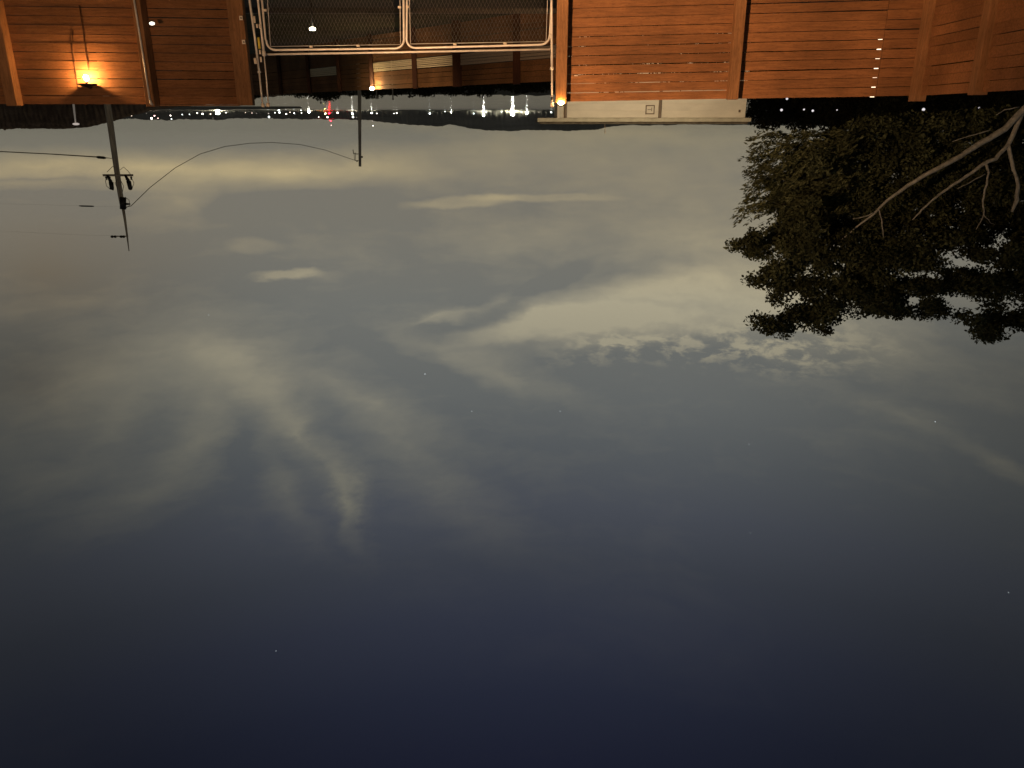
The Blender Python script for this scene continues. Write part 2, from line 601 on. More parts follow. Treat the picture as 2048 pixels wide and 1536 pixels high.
def thing(name, loc, label, cat, group=None):
    o = bpy.data.objects.new(name, None)
    o.empty_display_size = 0.2
    o.location = Vector(loc)
    COL.objects.link(o)
    return tag(o, label, cat, group)


def leaves_mesh(name, centers, axis, length, width, m, parent=None, kind='stuff'):
    """one mesh of many leaf blades: folded diamonds of two triangles"""
    n = len(centers)
    a = axis / np.linalg.norm(axis, axis=1, keepdims=True)
    r = rng.normal(size=(n, 3))
    s = np.cross(a, r)
    s /= np.linalg.norm(s, axis=1, keepdims=True) + 1e-9
    L = (length * rng.uniform(.6, 1.3, n))[:, None]
    Wd = (width * rng.uniform(.6, 1.3, n))[:, None]
    nn = np.cross(a, s)
    v = np.stack([centers - a * L / 2, centers + s * Wd / 2 + nn * Wd * .2, centers + a * L / 2, centers - s * Wd / 2 + nn * Wd * .2], 1).reshape(-1, 3)
    off = np.array(parent.location) if parent is not None else np.zeros(3)
    v = v - off
    me = bpy.data.meshes.new(name)
    me.vertices.add(4 * n)
    me.vertices.foreach_set('co', v.astype(np.float32).ravel())
    i = np.arange(n)[:, None] * 4
    idx = np.concatenate([i, i + 1, i + 2, i, i + 2, i + 3], 1).astype(np.int32).ravel()
    me.loops.add(6 * n)
    me.loops.foreach_set('vertex_index', idx)
    me.polygons.add(2 * n)
    me.polygons.foreach_set('loop_start', np.arange(0, 6 * n, 3, dtype=np.int32))
    me.polygons.foreach_set('loop_total', np.full(2 * n, 3, dtype=np.int32))
    me.update(calc_edges=True)
    me.materials.append(m)
    o = bpy.data.objects.new(name, me)
    COL.objects.link(o)
    if parent is not None:
        o.parent = parent
    if kind:
        o['kind'] = kind
    return o


# ------------------------------------------------------------------ big lamps of the yard and the two added floodlights (housings below)
def lamp(name, kind, loc, energy, color, radius=0.1, target=None, spot=None, blend=0.5, parent=None):
    d = bpy.data.lights.new(name, kind)
    d.energy = energy
    d.color = color
    d.shadow_soft_size = radius
    if kind == 'SPOT':
        d.spot_size = math.radians(spot)
        d.spot_blend = blend
    o = bpy.data.objects.new(name, d)
    COL.objects.link(o)
    o.location = Vector(loc)
    if target is not None:
        o.rotation_euler = (Vector(target) - Vector(loc)).to_track_quat('-Z', 'Y').to_euler()
    if parent is not None:
        o.location = Vector(loc) - parent.location
        o.parent = parent
    return o


# ------------------------------------------------------------------ SETTING: ground, street, water, hills
WATER_Z = -8.0


def ground_z(x, y):
    P = [(-60, 0.0), (12.9, 0.0), (16, -0.35), (24, -0.6), (45, -1.3), (110, -2.8), (470, -7.6), (540, -8.6), (700, -13), (20000, -13)]
    for (a, za), (b, zb) in zip(P, P[1:]):
        if y <= b:
            return za + (zb - za) * (max(y, a) - a) / (b - a)
    return -13


ys = [-60, -20, 0, 6, 10, 12, 12.9, 14, 16, 18, 20, 22, 24, 28, 34, 45, 60, 80, 110, 150, 220, 320, 470, 540, 700, 1500, 4000, 8000]
xs = [-6000, -4000, -1500, -600, -250, -120, -70, -40, -25, -15, -10, -6, -3, 0, 3, 6, 10, 15, 25, 40, 70, 120, 250, 600, 1500, 4000, 6000]
g = MB()
for y in ys:
    for x in xs:
        amp = 0.0 if y < 24 or y > 700 else min(1.0, (y - 24) * .01)
        g.v.append(Vector((x, y, ground_z(x, y) + amp * random.uniform(-.5, .5))))
for j in range(len(ys) - 1):
    for i in range(len(xs) - 1):
        a = j * len(xs) + i
        g.f.append((a, a + 1, a + 1 + len(xs), a + len(xs)))
        g.smooth.append(True)
tag(g.build('ground', M['ground']), kind='structure')

g = MB()
for k, (y0, y1) in enumerate(((17.2, 18.6), (18.6, 20.0), (20.0, 21.4), (21.4, 22.8))):
    g.quad((-60, y0, ground_z(0, y0) + .03), (60, y0, ground_z(0, y0) + .03), (60, y1, ground_z(0, y1) + .03), (-60, y1, ground_z(0, y1) + .03))
tag(g.build('street', M['asphalt']), kind='structure')
for yy in (17.1, 22.9):
    g = MB()
    g.box((0, yy, ground_z(0, yy) + .05), (120, .16, .18))
    tag(g.build('kerb', M['kerb']), kind='structure')

g = MB()
g.quad((-5900, 480, WATER_Z), (5900, 480, WATER_Z), (5900, 3000, WATER_Z), (-5900, 3000, WATER_Z))
tag(g.build('lake_water', M['water']), kind='structure')


def hnoise(x, seed=0):
    r = 0
    for k, a in ((0.013, 1.0), (0.041, .55), (0.11, .35), (0.27, .28), (0.6, .2)):
        r += a * math.sin(x * k * 6.28 + seed * 3.7 + 5 * a) * math.cos(x * k * 2.9 + seed + a)
    return r


def interp(P, x):
    if x <= P[0][0]:
        return P[0][1]
    for (a, ya), (b, yb) in zip(P, P[1:]):
        if x <= b:
            return ya + (yb - ya) * (x - a) / (b - a)
    return P[-1][1]


def hill(name, prof, x0, x1, Yf, Yr, zf, step, m, rough_px, seed):
    g = MB()
    cols = []
    x = x0
    while x <= x1:
        cols.append(x)
        x += step
    rows = 9
    bumps = [random.uniform(-1, 1) * random.random() for _ in cols]
    for j in range(rows + 1):
        t = j / rows
        for x in cols:
            ridge = W(x, interp(prof, x) + rough_px * (hnoise(x, seed) + (.9 * bumps[cols.index(x)] if j == rows - 1 else 0)), Yr)
            if j < rows:
                q = t / ((rows - 1) / rows)
                Y = Yf + (Yr - Yf) * q
                z = zf + (ridge.z - zf) * (q ** 0.75) + (0 if q in (0, 1) else (ridge.z - zf) * .06 * hnoise(x * 1.7 + j * 37, seed + j))
                g.v.append(Vector((ridge.x * Y / Yr, Y, z)))
            else:
                g.v.append(Vector((ridge.x * 1.15, Yr * 1.15, zf - 20)))
    n = len(cols)
    for j in range(rows):
        for i in range(n - 1):
            a = j * n + i
            g.f.append((a, a + n, a + n + 1, a + 1))
            g.smooth.append(j > 0)
    return tag(g.build(name, m), kind='structure')


FAR = [(-900, 250), (0, 245), (250, 238), (340, 240), (360, 239), (440, 240), (465, 236), (500, 237), (600, 238), (740, 240), (780, 246), (820, 250), (880, 252), (900, 249),
       (925, 253), (945, 259), (1000, 262), (1060, 260), (1130, 262), (1190, 259), (1240, 251), (1400, 249), (1700, 252), (2100, 255), (3000, 250)]
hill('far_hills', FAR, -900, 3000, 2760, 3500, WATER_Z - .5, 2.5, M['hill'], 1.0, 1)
LEFT = [(-900, 275), (-300, 264), (0, 258), (130, 257.5), (170, 255), (200, 250), (235, 240), (270, 229), (320, 218), (420, 208), (520, 195), (620, 185)]
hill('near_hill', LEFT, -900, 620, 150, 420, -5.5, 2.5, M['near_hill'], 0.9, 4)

POINT_ = [(-900, 222), (0, 221), (480, 219), (560, 218), (596, 217), (606, 215.5), (612, 213)]
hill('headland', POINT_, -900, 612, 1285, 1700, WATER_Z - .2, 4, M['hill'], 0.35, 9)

# ------------------------------------------------------------------ plank fences of the yard
PITCH_B = (W(1160, 203, 12).z - W(1160, 111, 12).z) / 5.0
NROW = 15


def plank_run(root, A, B, rows, pitch, m, gap=0.006, thick=0.02, push=0.0, name='plank', drop0=0.0):
    """horizontal planks between two top points A and B (leftover gaps uneven, as on the real fence)"""
    A, B = Vector(A), Vector(B)
    d = (B - A)
    flat = Vector((d.x, d.y, 0))
    L = flat.length
    nrm = Vector((-d.y, d.x, 0)).normalized()
    if nrm.y < 0:
        nrm = -nrm
    for k in range(rows):
        g1 = gap * random.choice((.6, .8, 1, 1.3, 1.7))
        h = pitch - g1
        ztop = -k * pitch - drop0
        off = nrm * (push + (.0035 if k % 2 else -.0035) + random.uniform(-.002, .002))
        sag0, sag1 = random.uniform(-.0025, .0025), random.uniform(-.0025, .0025)
        g = MB()
        segs = 4
        for i in range(segs + 1):
            t = i / segs
            p = A + d * t + off
            zt = p.z + ztop + sag0 * (1 - t) + sag1 * t + random.uniform(-.0015, .0015)
            zb = zt - h + random.uniform(-.0015, .0015)
            for q in (Vector((p.x, p.y, zt)), Vector((p.x, p.y, zb))):
                g.v.append(q)
                g.v.append(q + nrm * thick)
        for i in range(segs):
            a = i * 4
            b = a + 4
            for f in ((a, b, b + 2, a + 2), (a + 1, a + 3, b + 3, b + 1), (a, a + 1, b + 1, b), (a + 2, b + 2, b + 3, a + 3)):
                g.f.append(f)
                g.smooth.append(False)
        g.f += [(0, 2, 3, 1), (segs * 4, segs * 4 + 1, segs * 4 + 3, segs * 4 + 2)]
        g.smooth += [False, False]
        g.build(name, m, root)


def along(A, B, px, y_ref=100):
    """point on the vertical plane through A and B seen in column px"""
    x, y, _ = ray(px, y_ref)
    # solve s*(x,y) on the line A + t (B-A)
    dx, dy = B.x - A.x, B.y - A.y
    den = x * dy - y * dx
    s = (A.x * dy - A.y * dx) / den
    X, Y = x * s, y * s
    t = ((X - A.x) * dx + (Y - A.y) * dy) / (dx * dx + dy * dy)
    return A + (B - A) * t


# right-hand run (image right, world left)
RA, RB = W(1133, 203.5, 12.0), W(1835, 191, 11.6)
fr = thing('plank_fence', (RA.x, 12.0, 0), 'long orange-brown horizontal plank fence on the right of the chain link gate', 'fence')
C0, C1, C2, C3 = RA, along(RA, RB, 1465, 195), along(RA, RB, 1752, 190), RB
for P, Q, gp_ in ((C0 + (RA - C1) * .002, C1, .0062), (C1, C2, .0072), (C2 + (C3 - C2) * .01, C3, .0072)):
    plank_run(fr, P, Q, NROW, PITCH_B, M['wood'], push=.02, gap=gp_)


def post(root, top, w, m, h=None, depth=None, yaw=0, rise=0.0, forward=0.0, name='post'):
    h = h or top.z + rise
    g = MB()
    R = Matrix.Rotation(yaw, 3, 'Z')
    g.box((top.x, top.y - forward, top.z + rise - h / 2), (w, depth or w, h), R)
    o = g.build(name, m, root, bevel=.006)
    return o


post(fr, along(RA, RB, 1121, 200), .155, M['post'], rise=.02, forward=.06)
post(fr, along(RA, RB, 1463, 190), .14, M['post'], rise=.012, forward=.05)
cp_ = along(RA, RB, 1832, 190)
post(fr, cp_, .17, M['post'], rise=W(1832, 203, cp_.y).z - cp_.z, forward=.05)
# nail heads / light bracket on the first bay
g = MB()
p = W(1152, 151, 11.98)
g.box(p, (.05, .02, .015))
g.build('metal_clip', M['cap'], fr)

# side run towards the camera (image far right)
SA = Vector((-5.66, 11.52, W(1835, 191, 11.6).z))
SB = Vector((-5.33, 7.0, SA.z))
fs = thing('plank_fence', (SA.x, SA.y, 0), 'plank fence side run turning toward the camera under the tree at the far right', 'fence')
SM = along(SA, SB, 1955, 187)
for P, Q in ((SA, SM), (SM, SB)):
    plank_run(fs, P, Q, NROW, PITCH_B, M['wood'], push=-.03)
post(fs, SM, .16, M['post'], rise=.03, yaw=.07)

# left run (image left, world right)
LA, LB = W(508, 209.5, 12.4), W(-260, 206.5, 11.8)
fl = thing('plank_fence', (LA.x, 12.4, 0), 'horizontal plank fence on the left of the gate carrying the glowing bulb lamp', 'fence')
K1, K2 = along(LA, LB, 292, 208), along(LA, LB, 33, 208)
pl = (W(312, 209, 12).z - W(312, 67, 12).z) / 8.0
for P, Q in ((LA, K1), (K1, K2), (K2, LB)):
    plank_run(fl, P, Q, NROW, pl, M['wood'], push=.02)
post(fl, along(LA, LB, 496, 205), .23, M['post'], rise=.012, forward=.09, depth=.12)
post(fl, along(LA, LB, 311, 205), .125, M['post'], rise=W(290, 213, 12.2).z - W(290, 208, 12.2).z, forward=.09, depth=.2)
post(fl, along(LA, LB, 33, 205), .16, M['post'], rise=.03, forward=.05)
# bright galvanised conduit running up the post right of the lamp
cdp = along(LA, LB, 290, 205)
g = MB()
g.tube([W(247, -150, cdp.y - .2), W(268, 0, cdp.y - .2), W(285, 105, cdp.y - .2), W(300, 203, cdp.y - .2)], .014, 8)
g.build('conduit', M['galv'], fl)
g = MB()
g.tube([W(300, 200, cdp.y - .2), W(302, 207, cdp.y - .2), W(306, 210, cdp.y - .16)], [.018, .022, .016], 8)
g.build('conduit_cap', M['galv'], fl)
# thin cap board on the bay beside the gate
g = MB()
a, b = along(LA, LB, 312, 208), along(LA, LB, 478, 208)
mid = (a + b) / 2 + Vector((0, .02, .012))
g.box(mid, ((a - b).length, .09, .018), Matrix.Rotation(math.atan2((a - b).y, (a - b).x), 3, 'Z'))
g.build('cap_board', M['post'], fl)
# pale square plates on the post by the gate
for (x, y) in ((482, 36), (487.5, 84)):
    g = MB()
    g.box(W(x, y, 12.16), (.045, .015, .055))
    g.build('mounting_plate', M['cap'], fl)
    g = MB()
    g.box(W(x, y, 12.145), (.015, .012, .02))
    g.build('bolt', M['black'], fl)
# round pale light beside post
kb = thing('fence_light', W(305, 47, 11.98), 'small round white light shining on the post left of the dark fence bay', 'light')
g = MB()
g.ball(W(304, 47, 11.95), .03, sq=(1.3, .6, .75))
g.build('lens', emat('small_fence_light_glow', (1, .9, .72), 3.0), kb)
g = MB()
g.box(W(304, 43, 11.99), (.06, .04, .02))
g.build('bracket', M['black'], kb)

# ------------------------------------------------------------------ hooded bulb lamp on the left run
lp = along(LA, LB, 179, 150)
bulb_p = Vector((lp.x, lp.y - .115, W(179, 156, lp.y - .115).z))
hb = thing('wall_lamp', bulb_p, 'glowing bare bulb lamp under a small round hood on the left plank fence', 'lamp')
g = MB()
g.ball(bulb_p, .032, 14, 10, sq=(1, 1, 1.3))
g.build('bulb', emat('filament_glow', (1, .50, .17), 720.0), hb)
g = MB()
hz = bulb_p.z + .078
g.tube([(bulb_p.x, bulb_p.y, hz), (bulb_p.x, bulb_p.y, hz + .006), (bulb_p.x, bulb_p.y, hz + .03), (bulb_p.x, bulb_p.y, hz + .05)], [.14, .135, .06, .02], 24)
g.build('hood', M['black'], hb)
g = MB()
g.tube([bulb_p + Vector((0, 0, .05)), (bulb_p.x, bulb_p.y, hz)], .018, 12)
g.build('socket', M['black'], hb)
g = MB()
g.tube([(bulb_p.x, bulb_p.y, hz + .045), (bulb_p.x, bulb_p.y + .06, hz + .06), (bulb_p.x, lp.y + .01, hz + .05)], .009, 8)
g.build('arm', M['black'], hb)
for pts in (((146, 60), (144, 95), (148, 120), (152, 150), (156, 176), (163, 178)), ((158, 10), (166, 60), (172, 110), (177, 140))):
    g = MB()
    g.tube([W(x, y, lp.y - .012) for x, y in pts], .006, 6)
    g.build('cable', M['cable'], hb)

# ------------------------------------------------------------------ lamp on the gatepost top
q = W(1122, 206, 11.86)
gl = thing('post_lamp', q, 'tiny yellow lamp burning on top of the plank post right of the gate', 'lamp')
g = MB()
g.ball(q, .036, 12, 8, sq=(1.2, .9, .7))
g.build('bulb', emat('sodium_glow', (1, .50, .14), 260.0), gl)
g = MB()
g.tube([q + Vector((0, .02, .028)), q + Vector((0, .02, .045))], [.05, .03], 12)
g.build('shade', M['black'], gl)
g = MB()
g.tube([q + Vector((0, .02, .04)), q + Vector((0, .09, .04)), q + Vector((0, .12, 0))], .008, 6)
g.build('bracket', M['black'], gl)

# ------------------------------------------------------------------ chain-link double gate
GA, GB = W(527, 106, 12.30), W(1103, 98, 12.0)
gt = thing('chain_link_gate', ((GA.x + GB.x) / 2, 12.1, 0), 'double chain link gate with rounded steel frames between the plank fences', 'gate')


def gp(px, py):
    p = along(GA, GB, px, py)
    return W(px, py, p.y)


def gy(px):
    return along(GA, GB, px, 90).y


# leaves: outer tube frame with rounded upper corners
def leaf(x0t, x0b, x1t, x1b, yt0, yt1, rpx, name):
    """x0b/x1b where the stile leaves the bottom of the photo side (y=0), x0t/x1t at the corner"""
    pts = []
    y_low = -150
    sl0, sl1 = (x0t - x0b) / yt0, (x1t - x1b) / yt1
    pts.append((x0b + sl0 * y_low, y_low))
    pts.append((x0t - sl0 * rpx * 1.2, yt0 - rpx * 1.2))
    for a in range(0, 91, 15):
        A = math.radians(a)
        pts.append((x0t + rpx - rpx * math.cos(A), yt0 - rpx + rpx * math.sin(A)))
    for a in range(0, 91, 15):
        A = math.radians(a)
        pts.append((x1t - rpx + rpx * math.sin(A), yt1 - rpx + rpx * math.cos(A)))
    pts.append((x1t - sl1 * rpx * 1.2, yt1 - rpx * 1.2))
    pts.append((x1b + sl1 * y_low, y_low))
    g = MB()
    g.tube([gp(*p) for p in pts], .0155, 10)
    return g.build('frame_tube', M['galv'], gt)


leaf(533, 524, 808, 807, 100, 97, 18, 'l')
leaf(813, 814, 1099, 1103, 96, 89.5, 18, 'r')
# tension bars just inside
for pts in (((538, -150), (535, 0), (541, 92)), ((541, 93), (800, 89)), ((800, -150), (800, 0), (801, 88)), ((820, -150), (819, 0), (821, 88)),
            ((821, 88), (1092, 83)), ((1096, -150), (1095, 0), (1092, 82))):
    g = MB()
    g.tube([gp(*p) for p in pts], .004, 6)
    g.build('tension_bar', M['galv'], gt)
# header rail between the gate posts
g = MB()
g.tube([gp(527, 109), gp(800, 104.5), gp(1104, 98.5)], .0145, 10)
g.build('header_rail', M['galv'], gt)
g = MB()
g.box(gp(1010, 99) + Vector((0, .05, .012)), (1.0, .03, .05), Matrix.Rotation(math.atan2(GA.y - GB.y, GA.x - GB.x), 3, 'Z'))
# clips
for (x, y) in ((623, 93.5), (717, 92), (910, 89), (1010, 87), (799.5, 15), (815.5, 14), (531, 21)):
    g = MB()
    c_ = gp(x, y)
    g.tube([c_ + Vector((0, -.024, -.014)), c_ + Vector((0, -.024, .014))], .026, 10)
    g.build('clip', M['cap'], gt, bevel=.003)

# woven wire
g = MB()
cell = .052


def weave(x0, x1, ytop):
    pa, pb = gp(x0, ytop), gp(x1, ytop)
    L = (Vector((pb.x, pb.y, 0)) - Vector((pa.x, pa.y, 0))).length
    zt, zb = pa.z, .05
    u = Vector((pb.x - pa.x, pb.y - pa.y, 0)).normalized()
    nr = Vector((-u.y, u.x, 0))
    n = int(L / cell)
    rows = int((zt - zb) / cell)
    for i in range(n):
        pts = []
        for j in range(rows + 1):
            zz = zt - j * cell - .01
            x = (i + (.5 if (j % 2) else -.02) + .25) * cell
            wob = .002 if j % 2 else -.002
            pts.append(pa.xy.to_3d() + u * x + Vector((0, 0, zz - 0)) + nr * wob)
        g.tube(pts, .0013, 3, caps=False)
        pts2 = []
        for j in range(rows + 1):
            zz = zt - j * cell - .01
            x = (i + (-.5 if (j % 2) else .02) + .25) * cell
            wob = -.002 if j % 2 else .002
            pts2.append(pa.xy.to_3d() + u * (x + cell * .0) + Vector((0, 0, zz)) + nr * wob)
        g.tube(pts2, .0013, 3, caps=False)


weave(540, 799, 91)
weave(821, 1094, 85)
o = g.build('woven_wire', M['wire'], gt)
o['kind'] = 'stuff'


# tall steel posts either side of the gate
def steel(name, label, tubes, fits, Y, extra=()):
    base = W(tubes[0][0][0][0], tubes[0][0][0][1], Y)
    t = thing(name, (base.x, Y, 0), label, 'post')
    for k, (pts, r) in enumerate(tubes):
        g = MB()
        g.tube([W(x, y, Y - .01 * k) for x, y in pts], r, 10)
        g.build('pipe', M['galv'], t)
    for (x, y, w, h, m) in fits:
        g = MB()
        c_ = W(x, y, Y - .03)
        g.tube([c_ - Vector((0, 0, h / 2)), c_ + Vector((0, 0, h / 2))], w / 2, 10)
        g.build('coupling', M[m], t)
    return t


steel('steel_post', 'left pair of tall galvanised gate pipes with couplings and a yellow tie',
      [([(484, -150), (499, 0), (508, 62), (518.5, 145)], [.017, .017, .017, .014]),
       ([(518.5, 145), (522, 180), (526, 214)], [.013, .013, .015]),
       ([(498, -150), (516, 0), (522, 55), (528, 109)], [.015, .015, .015, .02]),
       ([(528, 109), (533, 160), (537, 214)], [.010, .010, .012])],
      [(518.5, 144, .05, .03, 'galv'), (526, 211, .05, .05, 'cap'), (536, 210, .055, .05, 'cap'), (509, 39, .028, .09, 'cap'), (514, 52, .028, .05, 'cap'),
       (520, 53, .03, .06, 'cap'), (518, 86, .032, .15, 'yellow'), (520, 104, .03, .06, 'cap'), (511, 122, .045, .08, 'cap'), (522, 119, .028, .07, 'cap'),
       (528, 107, .055, .07, 'galv')], 12.25)
steel('steel_post', 'bright slim galvanised gate pipe beside the right plank post',
      [([(1102, -150), (1103, 0), (1104, 137)], [.019, .019, .018]), ([(1104, 137), (1104.5, 215)], [.016, .017])],
      [(1104, 137, .055, .04, 'galv'), (1104, 197, .03, .04, 'black'), (1104, 210, .045, .05, 'cap'), (1103, 72, .045, .05, 'galv')], 11.92)

# ------------------------------------------------------------------ path light glimpsed through the gate
q = W(625, 58, 19.0)
t = thing('garden_light', (q.x, 19.0, ground_z(0, 19)), 'lone white light behind the left gate leaf in the dark', 'light')
g = MB()
g.ball(q, .05, 12, 8, sq=(1.5, 1, .8))
g.build('lens', emat('path_light_glow', (1, .9, .62), 14.0), t)
g = MB()
g.tube([(q.x, 19.03, ground_z(0, 19)), (q.x, 19.03, q.z)], .02, 8)
g.build('stake', M['black'], t)
g = MB()
g.tube([q + Vector((0, 0, .04)), q + Vector((0, 0, .06))], [.09, .03], 12)
g.build('shade', M['black'], t)

# ------------------------------------------------------------------ fence across the street
NA, NB = Vector((-2.2, 22.6, 1.25)), Vector((12.2, 40.9, 1.25))
N1, N2 = W(1030, 166, 24.9), W(620, 185, 36.3)
N1.z = N2.z = 1.25
nf = thing('neighbour_fence', (N1.x, N1.y, ground_z(0, 25)), 'far brown plank fence with a pale slatted band across the street, seen over the gate', 'fence')
xsn = [1150, 1033, 915, 830, 744, 678, 618, 560, 470]
NP = [along(N1, N2, x, 150) for x in xsn]
for i, (P, Q) in enumerate(zip(NP, NP[1:])):
    P2, Q2 = P + (Q - P) * .01, Q - (Q - P) * .01
    plank_run(nf, P2, Q2, 4, .155, M['old_wood'], push=.03, gap=.01)
    if i in (2, 3):
        plank_run(nf, P2, Q2, 6, .055, M['pale_slat'], push=.0, gap=.012, name='pale_slat', drop0=.63)
    elif i in (0, 1):
        plank_run(nf, P2, Q2, 4, .085, M['grey_slat'], push=.0, gap=.012, name='grey_slat', drop0=.62)
    elif i == 5:  # paler paint in this bay makes up for weaker light on it
        plank_run(nf, P2, Q2, 5, .066, M['pale_slat'], push=.0, gap=.008, name='grey_slat', drop0=.63)
    else:
        plank_run(nf, P2, Q2, 2, .165, M['old_wood'], push=.03, gap=.01, drop0=.63)
    plank_run(nf, P2, Q2, 6, .155, M['old_wood'], push=.03, gap=.01, drop0=.97)
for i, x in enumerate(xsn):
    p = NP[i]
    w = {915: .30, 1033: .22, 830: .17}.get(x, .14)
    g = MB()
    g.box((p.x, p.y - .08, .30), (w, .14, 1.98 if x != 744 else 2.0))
    g.build('post', M['shaded_post'], nf, bevel=.008)
# lamp on that fence
q = W(744, 177, NP[4].y - .42)
t = thing('wall_lamp', q, 'small warm lamp glowing on a post of the far brown fence', 'lamp')
g = MB()
g.ball(q, .07, 12, 8, sq=(1.1, 1, .8))
g.build('bulb', emat('far_fence_lamp_glow', (1, .72, .36), 420.0), t)
g = MB()
g.tube([q + Vector((0, 0, .055)), q + Vector((0, 0, .09))], [.10, .04], 12)
g.build('hood', M['black'], t)
g = MB()
g.tube([q + Vector((0, .0, .08)), q + Vector((0, .2, .12)), q + Vector((0, .33, .05))], .014, 8)
g.build('arm', M['black'], t)

q = Vector((6.4, 16.4, 1.15))  # floodlight added out of sight to brighten the fence across the street
t = thing('floodlight', (q.x, q.y, ground_z(0, 16.4)), 'added low floodlight, unseen behind the left fence, to brighten the far brown fence', 'light')
g = MB()
g.tube([(q.x, q.y - .1, ground_z(0, 16.4)), (q.x, q.y - .1, q.z)], .025, 8)
g.build('stake', M['black'], t)
g = MB()
g.box(q + Vector((.05, -.09, 0)), (.24, .06, .18))
g.build('housing', M['black'], t)
lamp('added_street_wash', 'SPOT', q, 4600, (1.0, .66, .36), .1, target=(3.5, 29.5, 1.5), spot=25, blend=1.0, parent=t)

# ------------------------------------------------------------------ outbuilding
BY = 31.0
b0, b1 = W(1120, 236, BY), W(1490, 236, BY)
wall_top = W(1300, 235.5, BY).z
bz0 = ground_z(0, BY) - .1
bd = thing('outbuilding', ((b0.x + b1.x) / 2, BY, bz0), 'low cream sided outbuilding with a flat roof behind the right fence', 'building')
bw = b0.x - b1.x
g = MB()
g.box(((b0.x + b1.x) / 2, BY + 2.02, (bz0 + wall_top) / 2), (bw, 4.0, wall_top - bz0))
g.build('wall', M['siding'], bd)
rows = 13
ph = (wall_top - bz0) / rows
for k in range(rows):
    g = MB()
    R = Matrix.Rotation(math.radians(3.2), 3, 'X')
    g.box(((b0.x + b1.x) / 2, BY + .002, wall_top - (k + .5) * ph), (bw - .004, .016, ph * .985), R)
    g.build('siding_board', M['siding'], bd)
r0, r1 = W(1075, 240, BY - .5), W(1502, 240, BY - .5)
zr0, zr1 = W(1280, 236, BY - .5).z, W(1280, 243.5, BY - .5).z
g = MB()
g.box(((r0.x + r1.x) / 2, BY - .5, (zr0 + zr1) / 2), (r0.x - r1.x, .05, zr1 - zr0))
g.build('fascia', M['roof'], bd)
g = MB()
cx_, cw = (r0.x + r1.x) / 2, (r0.x - r1.x)
zt = W(1280, 248, BY - .4).z
bb = len(g.v)
g.box((cx_, BY + 2.1, (zr1 + zt) / 2 + .001), (cw - .1, 5.1, (zt - zr1)), taper=.985)
roof = g.build('roof', M['roof_top'], bd)
g = MB()
g.box((cx_, BY - .22, zr0 + .03), (cw - .06, .5, .02))
g.build('soffit', M['roof'], bd)
g = MB()
a_, b_ = W(1210, 247, BY), W(1210, 267, BY)
g.tube([a_, b_], .018, 6)
g.box(b_ + Vector((0, 0, -.03)), (.05, .05, .04))
g.build('vent_pipe', M['pole'], bd)
# downpipes
for x, w in ((1319, .11), (1131, .09)):
    p = W(x, 236, BY - .06)
    g = MB()
    g.box((p.x, BY - .07, (bz0 + p.z) / 2), (w, .07, p.z - bz0))
    g.build('downpipe', M['pipe'], bd, bevel=.01)
p = W(1117, 236, BY - .3)
g = MB()
g.box((p.x, BY - .3, (bz0 + p.z) / 2), (.10, .10, p.z - bz0))
g.build('post', M['siding'], bd)
# vent window with louvre
vx0, vx1 = W(1292, 218, BY).x, W(1308, 218, BY).x
vz0, vz1 = W(1300, 211, BY).z, W(1300, 227.5, BY).z
vc = Vector(((vx0 + vx1) / 2, BY - .03, (vz0 + vz1) / 2))
g = MB()
vw, vh = abs(vx0 - vx1), vz1 - vz0
for sx in (-1, 1):
    g.box(vc + Vector((sx * vw / 2, 0, 0)), (.035, .04, vh + .035))
for sz in (-1, 1):
    g.box(vc + Vector((0, 0, sz * vh / 2)), (vw - .035, .04, .035))
fo = g.build('window', M['pipe'], bd)
g = MB()
g.box(vc + Vector((0, .012, 0)), (vw - .03, .01, vh - .03))
g.build('pane', M['siding'], fo)
g = MB()
g.box(vc + Vector((.03, -.004, 0)), (vw * .45, .02, .022))
g.box(vc + Vector((-.06, -.004, -.01)), (.022, .02, vh * .45))
g.build('latch', M['pipe'], fo)
# small bulkhead patch at far end of the wall
g = MB()
p = W(1479, 222, BY - .03)
g.box(p, (.07, .03, .09))
g.build('junction_box', M['pipe'], bd)
# floodlight on a stake, added unseen behind the fence to brighten the wall
q = Vector((W(1300, 200, 26).x, 25.0, ground_z(0, 25) + 1.2))
t = thing('floodlight', (q.x, q.y, ground_z(0, 25)), 'added stake floodlight brightening the cream outbuilding wall, unseen behind the fence', 'light')
g = MB()
g.tube([(q.x, q.y, ground_z(0, 25)), (q.x, q.y, q.z - .1)], .025, 8)
g.build('stake', M['black'], t)
g = MB()
g.box(q + Vector((0, -.08, -.02)), (.3, .06, .2))
g.build('housing', M['black'], t)
lamp('added_outbuilding_wash', 'SPOT', q + Vector((0, 0, 0)), 840, (1.0, .84, .58), .12, target=(q.x, BY, 2.2), spot=120, blend=.6, parent=t)

# ------------------------------------------------------------------ lit post behind the right fence (bright dots between the planks)
p_top, p_low = W(1744, 194.5, 16.5), W(1760, 70, 16.5)
t = thing('light_column', (p_top.x, 16.5, ground_z(0, 16.5)), 'slim lit white column behind the right fence glinting through the plank gaps', 'light')
g = MB()
LZ = W(1760, 70, 16.5).z
g.tube([Vector((p_top.x, 16.5, LZ)), Vector((p_top.x, 16.5, p_top.z))], .04, 12)
g.build('tube', emat('column_glow', (1, .78, .52), 2.6), t)
g = MB()
g.tube([Vector((p_top.x, 16.5, ground_z(0, 16.5))), Vector((p_top.x, 16.5, LZ))], .05, 12)
g.build('base', M['black'], t)
g = MB()
g.tube([Vector((p_top.x, 16.5, p_top.z)), Vector((p_top.x, 16.5, p_top.z + .008))], .047, 12)
g.build('cap', M['black'], t)

